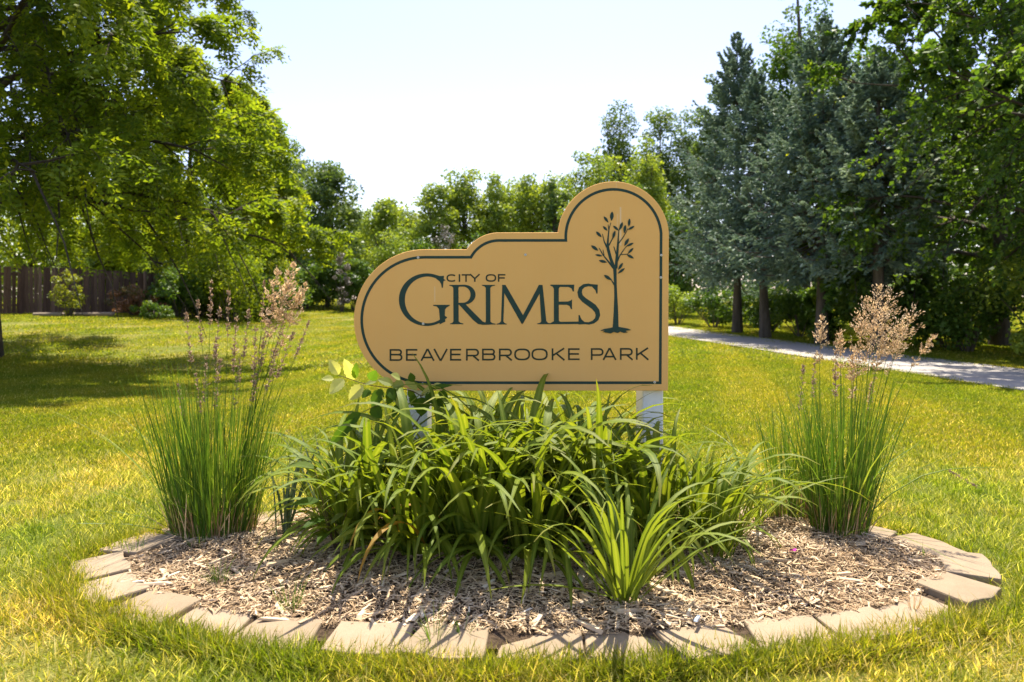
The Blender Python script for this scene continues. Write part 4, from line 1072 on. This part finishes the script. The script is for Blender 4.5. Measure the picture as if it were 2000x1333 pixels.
def plume_me(L, fl, mat, n_sp):
    """a seed head along +z: short side branches set with spikelets"""
    nb = max(9, int((15 if fl > .04 else 24) * L / .25))
    t = np.sort(U(0, 1, nb)); az = np.arange(nb) * 2.4
    bl = fl * (.25 + .75 * np.sin(np.pi * np.clip(t, 0, 1) ** .8)) * U(.6, 1.15, nb) + .008
    up = .55 + .35 * t
    d = unit(np.stack([np.cos(az) * (1 - .4 * up), np.sin(az) * (1 - .4 * up), up], -1))
    p0 = np.stack([0 * t, 0 * t, t * L * .92], -1)
    par = np.repeat(np.arange(nb), n_sp); s_ = U(.15, 1, len(par))
    c = p0[par] + d[par] * (bl[par] * s_)[:, None] + rng.normal(0, .002 + fl * .06, (len(par), 3))
    D = turn(d[par], 0, 35); Nn = unit(rng.normal(0, 1, D.shape))
    sz = U(.008, .015, len(par))
    V, F = leafquads(c, D, np.cross(np.cross(D, Nn), D), sz, sz * .42)
    pb = p0[:, None] + d[:, None] * (bl[:, None] * np.linspace(0, 1, 3))[..., None]
    Vb, Fb = tubes(pb, np.full((nb, 3), .0005), 3)
    Vx, Fx = tubes(np.array([[[0, 0, 0], [0, 0, L * .5], [0, 0, L]]]), np.array([[.0012, .0009, .0005]]), 3)
    V, F = join([(V, F), (Vb, Fb), (Vx, Fx)]); F = np.concatenate(F)
    tn = np.concatenate([U(0, 1, len(par)), np.full(len(F) - len(par), .25)])
    return mesh('plume', V, F, mat, tint=tn)
pl_fluffy = [plume_me(.27, .080, M['plume'], 24) for _ in range(5)]
pl_mid = [plume_me(.22, .034, M['plume'], 18) for _ in range(4)]
pl_thin = [plume_me(.25, .010, M['plume_narrow'], 9) for _ in range(5)]

def reed(label, bx, by, rad, n_, l1, n_dry, plumes, squash=.7):
    z0 = float(mound(np.array(bx), np.array(by))) - .015
    root = thing('reed_grass', label, 'grass plant', (bx, by, z0), 'feather reed grasses in the bed')
    V, F, tn = blades(n_, rad, .35, l1, .0035, .0075, .07, lambda k_: np.clip(rng.normal(.42, .24, k_), 0, 1), squash)
    V2, F2, tn2 = blades(60, rad * .9, .5, l1, .004, .008, .34, lambda k_: np.clip(rng.normal(.65, .2, k_), 0, 1), squash, 1.0)
    Vj, Fj = join([(V, F), (V2, F2)])
    obj('blades', mesh('blades', Vj, np.concatenate(Fj), M['reed'], tint=np.concatenate([tn, tn2])), root, kind='stuff')
    V, F, tn = blades(n_dry, rad * 1.04, .08, .30, .003, .0065, .20, lambda k_: U(0, 1, k_), squash)
    obj('dry_blades', mesh('dry_blades', V, F, M['straw'], tint=tn), root, kind='stuff')
    for px, py, lpx, fl in plumes:
        tip = at(px, py, by + rng.normal(0, .07)) - [bx, by, z0]
        a_ = U(0, 2 * np.pi); b0 = np.array([math.cos(a_) * rad * .6, math.sin(a_) * rad * .4 * squash, 0]); b0[0] = .45 * b0[0] + np.clip(tip[0], -rad, rad) * .6
        L = lpx / FP * by
        # stem rises steeply and leans out towards its head
        bend = tip - b0; t = np.linspace(0, 1, 9)
        hd = unit(np.array([bend[0] * (1.7 if fl > .3 else 1.2), bend[1] * 1.3, bend[2]]))
        e = tip - hd * L
        P = b0 + (e - b0) * np.stack([t ** 1.5, t ** 1.5, t], -1)
        Vs_, Fs_ = tubes(P[None], np.linspace(.0024, .0013, 9)[None], 4)
        sme = mesh('stem', Vs_, Fs_, M['reed'], True, tint=np.full(len(Fs_), U(.2, .6)))
        st = obj('stem', sme, root)
        src, l0 = (pl_fluffy, .27) if fl > .65 else (pl_mid, .22) if fl > .25 else (pl_thin, .25)
        p_ = obj('plume', src[rng.integers(len(src))], st, e)
        p_.rotation_mode = 'QUATERNION'; p_.rotation_quaternion = Vector(hd).to_track_quat('Z', 'Y') @ Matrix.Rotation(U(0, 6.28), 3, 'Z').to_quaternion()
        s_ = L / l0; p_.scale = (s_, s_, s_)
    return root
reed('full clump of feather reed grass with narrow purplish plumes at the left of the bed', -1.62, 3.90, .22, 540, 1.02, 330, [
    (413, 542, 95, 0.25), (447, 557, 105, 0.24), (385, 578, 95, 0.16), (362, 602, 110, 0.16), (517, 540, 80, 0.16), (545, 522, 110, 0.31), (577, 506, 130, 0.43), (601, 548, 90, 0.31), (592, 566, 120, 0.56), (566, 548, 120, 0.43),
    (540, 566, 100, 0.16), (487, 595, 110, 0.16), (462, 612, 120, 0.16), (430, 590, 110, 0.24), (403, 690, 100, 0.12), (526, 600, 120, 0.16), (500, 632, 130, 0.16), (562, 600, 120, 0.24), (606, 620, 80, 0.25), (600, 640, 70, 0.22),
    (577, 640, 110, 0.16), (381, 720, 90, 0.12), (348, 740, 90, 0.12), (470, 690, 110, 0.12), (432, 690, 110, 0.12), (548, 660, 110, 0.12), (515, 690, 100, 0.12), (420, 650, 100, 0.16)])
reed('reed grass clump with large fluffy pinkish plumes at the right of the bed', 1.78, 3.90, .15, 320, 1.0, 200, [
    (1717, 556, 120, 1), (1748, 552, 110, 1), (1692, 580, 120, 1), (1683, 622, 120, .9), (1772, 605, 110, 1), (1793, 588, 105, 1), (1762, 640, 100, .8), (1735, 600, 110, .8), (1705, 625, 110, .7),
    (1640, 640, 95, .5), (1828, 652, 80, .35), (1664, 690, 90, .5), (1727, 662, 90, .4), (1703, 745, 60, .3), (1632, 660, 120, .2)])
reed('smaller reed grass clump with few thin plumes left of the fluffy one', 1.66, 4.18, .15, 210, .75, 140, [(1606, 612, 105, .5), (1592, 690, 90, .2), (1570, 705, 100, .15)])
# the long arching stem that leans out over the lawn at the right
arc_r = [q for q in bpy.data.objects if q.get('label', '').startswith('reed grass clump with large')][0]
pts = np.array([at(px, py, 3.86) for px, py in ((1690, 1010), (1740, 965), (1800, 930), (1850, 917), (1900, 914), (1945, 914))]) - np.array(arc_r.location)
V, F = tubes(pts[None], np.linspace(.004, .0015, 6)[None], 4)
st = obj('stem', mesh('stem', V, F, M['reed'], True, tint=np.full(len(F), .85)), arc_r)
p_ = obj('plume', pl_thin[0], st, pts[3]); p_.rotation_mode = 'QUATERNION'; p_.rotation_quaternion = Vector((.85, 0, -.5)).to_track_quat('Z', 'Y'); p_.scale = (.8, .8, .8)

# ------------------------------------------------------------------ elm sapling against the left post
EL = lambda zx, zy, d: at(580 + zx / 4.165, 680 + zy / 4.165, d)
sap = thing('elm_sapling', 'leafy sapling with serrated leaves growing up the left white post of the sign', 'sapling', (-.44, 3.93, .07))
so_ = np.array(sap.location)
def sap_branch(pts, r0, r1):
    P = np.array(pts) - so_
    t = np.linspace(0, 1, len(P)); tt = np.linspace(0, 1, 14); P = np.stack([np.interp(tt, t, P[:, k_]) for k_ in range(3)], -1)
    V, F = tubes(P[None], np.linspace(r0, r1, 14)[None], 6); obj('stem', mesh('stem', V, F, M['elm_stem'], True), sap)
sap_branch([so_, EL(820, 800, 3.95), EL(900, 690, 3.97), EL(1000, 580, 4.0), EL(1030, 470, 4.0), EL(1010, 390, 3.98), EL(940, 350, 3.95), EL(870, 335, 3.93), EL(700, 322, 3.9), EL(540, 293, 3.88), EL(440, 255, 3.86), EL(335, 222, 3.85)], .005, .0014)
sap_branch([EL(900, 690, 3.97), EL(860, 560, 3.92), EL(800, 430, 3.9), EL(700, 450, 3.88), EL(600, 490, 3.86), EL(520, 530, 3.85)], .0035, .0012)
sap_branch([EL(1010, 390, 3.98), EL(1080, 350, 3.99), EL(1160, 310, 4.0), EL(1240, 296, 4.0)], .003, .001)
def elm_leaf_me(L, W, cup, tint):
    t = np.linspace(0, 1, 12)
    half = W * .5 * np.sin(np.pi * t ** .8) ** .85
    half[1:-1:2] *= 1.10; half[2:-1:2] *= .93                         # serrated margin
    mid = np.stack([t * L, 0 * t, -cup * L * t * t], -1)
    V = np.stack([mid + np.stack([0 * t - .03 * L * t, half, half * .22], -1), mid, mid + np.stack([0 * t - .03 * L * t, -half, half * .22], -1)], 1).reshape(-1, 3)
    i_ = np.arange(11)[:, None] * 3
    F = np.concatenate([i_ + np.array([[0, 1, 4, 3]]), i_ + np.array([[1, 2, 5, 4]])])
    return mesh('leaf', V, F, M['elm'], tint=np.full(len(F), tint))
for bx, by, tx, ty, wd, tint, tiltn in (  # tint near one paints the backlit leaves pale
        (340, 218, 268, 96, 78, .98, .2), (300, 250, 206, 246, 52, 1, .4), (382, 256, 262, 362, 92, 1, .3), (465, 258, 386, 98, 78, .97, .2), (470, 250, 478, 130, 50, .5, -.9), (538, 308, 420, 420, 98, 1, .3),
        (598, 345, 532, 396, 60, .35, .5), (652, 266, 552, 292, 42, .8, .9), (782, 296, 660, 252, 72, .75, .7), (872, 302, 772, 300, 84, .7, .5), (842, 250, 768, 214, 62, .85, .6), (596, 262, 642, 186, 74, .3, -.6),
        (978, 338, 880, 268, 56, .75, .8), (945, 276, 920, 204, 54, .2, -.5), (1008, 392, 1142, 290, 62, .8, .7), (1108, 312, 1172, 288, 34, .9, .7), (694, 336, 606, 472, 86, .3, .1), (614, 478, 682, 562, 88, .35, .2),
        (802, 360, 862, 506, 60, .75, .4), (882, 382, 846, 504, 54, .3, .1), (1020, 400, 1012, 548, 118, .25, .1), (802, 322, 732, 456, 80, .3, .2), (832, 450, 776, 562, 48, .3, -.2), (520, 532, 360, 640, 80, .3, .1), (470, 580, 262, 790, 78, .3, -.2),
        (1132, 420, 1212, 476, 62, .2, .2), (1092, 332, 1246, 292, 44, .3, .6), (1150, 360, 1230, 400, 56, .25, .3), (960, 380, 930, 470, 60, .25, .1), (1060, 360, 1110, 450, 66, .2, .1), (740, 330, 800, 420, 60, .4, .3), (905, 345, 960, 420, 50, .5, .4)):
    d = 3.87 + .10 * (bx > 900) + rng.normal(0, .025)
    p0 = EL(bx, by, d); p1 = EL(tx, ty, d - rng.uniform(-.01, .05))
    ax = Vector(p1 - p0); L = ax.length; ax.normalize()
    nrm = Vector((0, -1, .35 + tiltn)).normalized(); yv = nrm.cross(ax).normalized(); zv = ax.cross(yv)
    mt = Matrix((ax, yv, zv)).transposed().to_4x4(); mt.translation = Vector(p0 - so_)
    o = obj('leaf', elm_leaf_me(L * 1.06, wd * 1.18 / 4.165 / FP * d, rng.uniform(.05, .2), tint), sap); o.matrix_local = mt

weed = thing('broadleaf_weed', 'broad-leaved weed with long toothed leaves at the left front of the daylilies', 'weed', (-.87, 3.52, .07))
for k_ in range(6):
    a_ = k_ * 1.9 + .4; hgt = .16 + .05 * k_
    P = np.stack([np.linspace(0, .10 * math.cos(a_), 6), np.linspace(0, .10 * math.sin(a_), 6), np.linspace(0, hgt, 6)], -1)
    V, F = tubes(P[None], np.linspace(.003, .0015, 6)[None], 5); obj('stem', mesh('stem', V, F, M['elm_stem'], True), weed)
    for q in range(3):
        t = (q + 2) / 4.0; b = P[min(int(t * 5) , 5)]
        el_ = rng.uniform(-.3, .35); az_ = a_ + rng.normal(0, .9)
        o = obj('leaf', elm_leaf_me(rng.uniform(.12, .18), rng.uniform(.04, .06), .25, rng.uniform(.45, .8)), weed, b); o.rotation_euler = (rng.normal(0, .2), -el_, az_)

# ------------------------------------------------------------------ small things in the mulch
def tuft_thing(label, px, py, hgt, n_, spread=.03, mat='reed', tm=.55):
    d = FP * EYE / (py - 585) * .965; x = (px - 1000) / FP * d
    q = float(mound(np.array(x), np.array(d)))
    V, F, tn = blades(n_, spread, hgt * .4, hgt, .0016, .0035, .28, lambda k_: np.clip(rng.normal(tm, .2, k_), 0, 1), 1.0, .5)
    obj('grass_tuft', mesh('grass_tuft', V, F, M[mat], tint=tn), None, (x, d, q - .012), None, label=label, category='grass tuft', group='weed grass in the mulch')
tuft_thing('thin grass weed in the mulch in front of the left reed grass', 428, 1136, .15, 26)
tuft_thing('spreading grass weed beside a stone at the left front of the bed', 568, 1186, .17, 40, .04)
tuft_thing('tall narrow grass weed at the front stones below the first letters', 848, 1250, .20, 34, .02)
tuft_thing('small dark grass weed at the gap between two front stones', 905, 1240, .12, 14, .02)
tuft_thing('grass weed growing over the leftmost stones', 385, 1062, .13, 24, .04)
tuft_thing('short grass weed on the left rim of the bed', 262, 1072, .12, 30, .05)
tuft_thing('dry orange grass weed between stones at the right front', 1785, 1180, .10, 18, .02, 'straw', .8)
tuft_thing('single bright weed by the topmost right stone', 1802, 1082, .10, 6, .01)
def ground_at(px, py):
    d = FP * (EYE - .085) / (py - 585); return np.array([(px - 1000) / FP * d, d, .085])
k_ = 7; a_ = np.linspace(0, 2 * np.pi, 13)[:-1]
rr_ = .016 + .007 * np.sin(3 * a_)
V = np.concatenate([[[0, 0, .004]], np.stack([rr_ * np.cos(a_), .6 * rr_ * np.sin(a_), .008 + .006 * np.sin(2 * a_)], -1)])
F = np.array([[0, 1 + q, 1 + (q + 1) % 12] for q in range(12)])
obj('flower_petal', mesh('flower_petal', V, F, M['petal']), None, ground_at(1549, 1078), None, label='fallen magenta flower petal lying on the mulch', category='petal')
V, F = boxes(np.array([[0, 0, .0]]), np.array([[.032, .007, .003]])); V[4:] *= [.8, .8, 1.4]
obj('scrap', mesh('scrap', V, F, M['foil']), None, ground_at(1362, 1206) + [0, 0, -.004], (0, .1, 1.1), label='pale bluish scrap lying on the mulch right of the small front daylily', category='scrap')
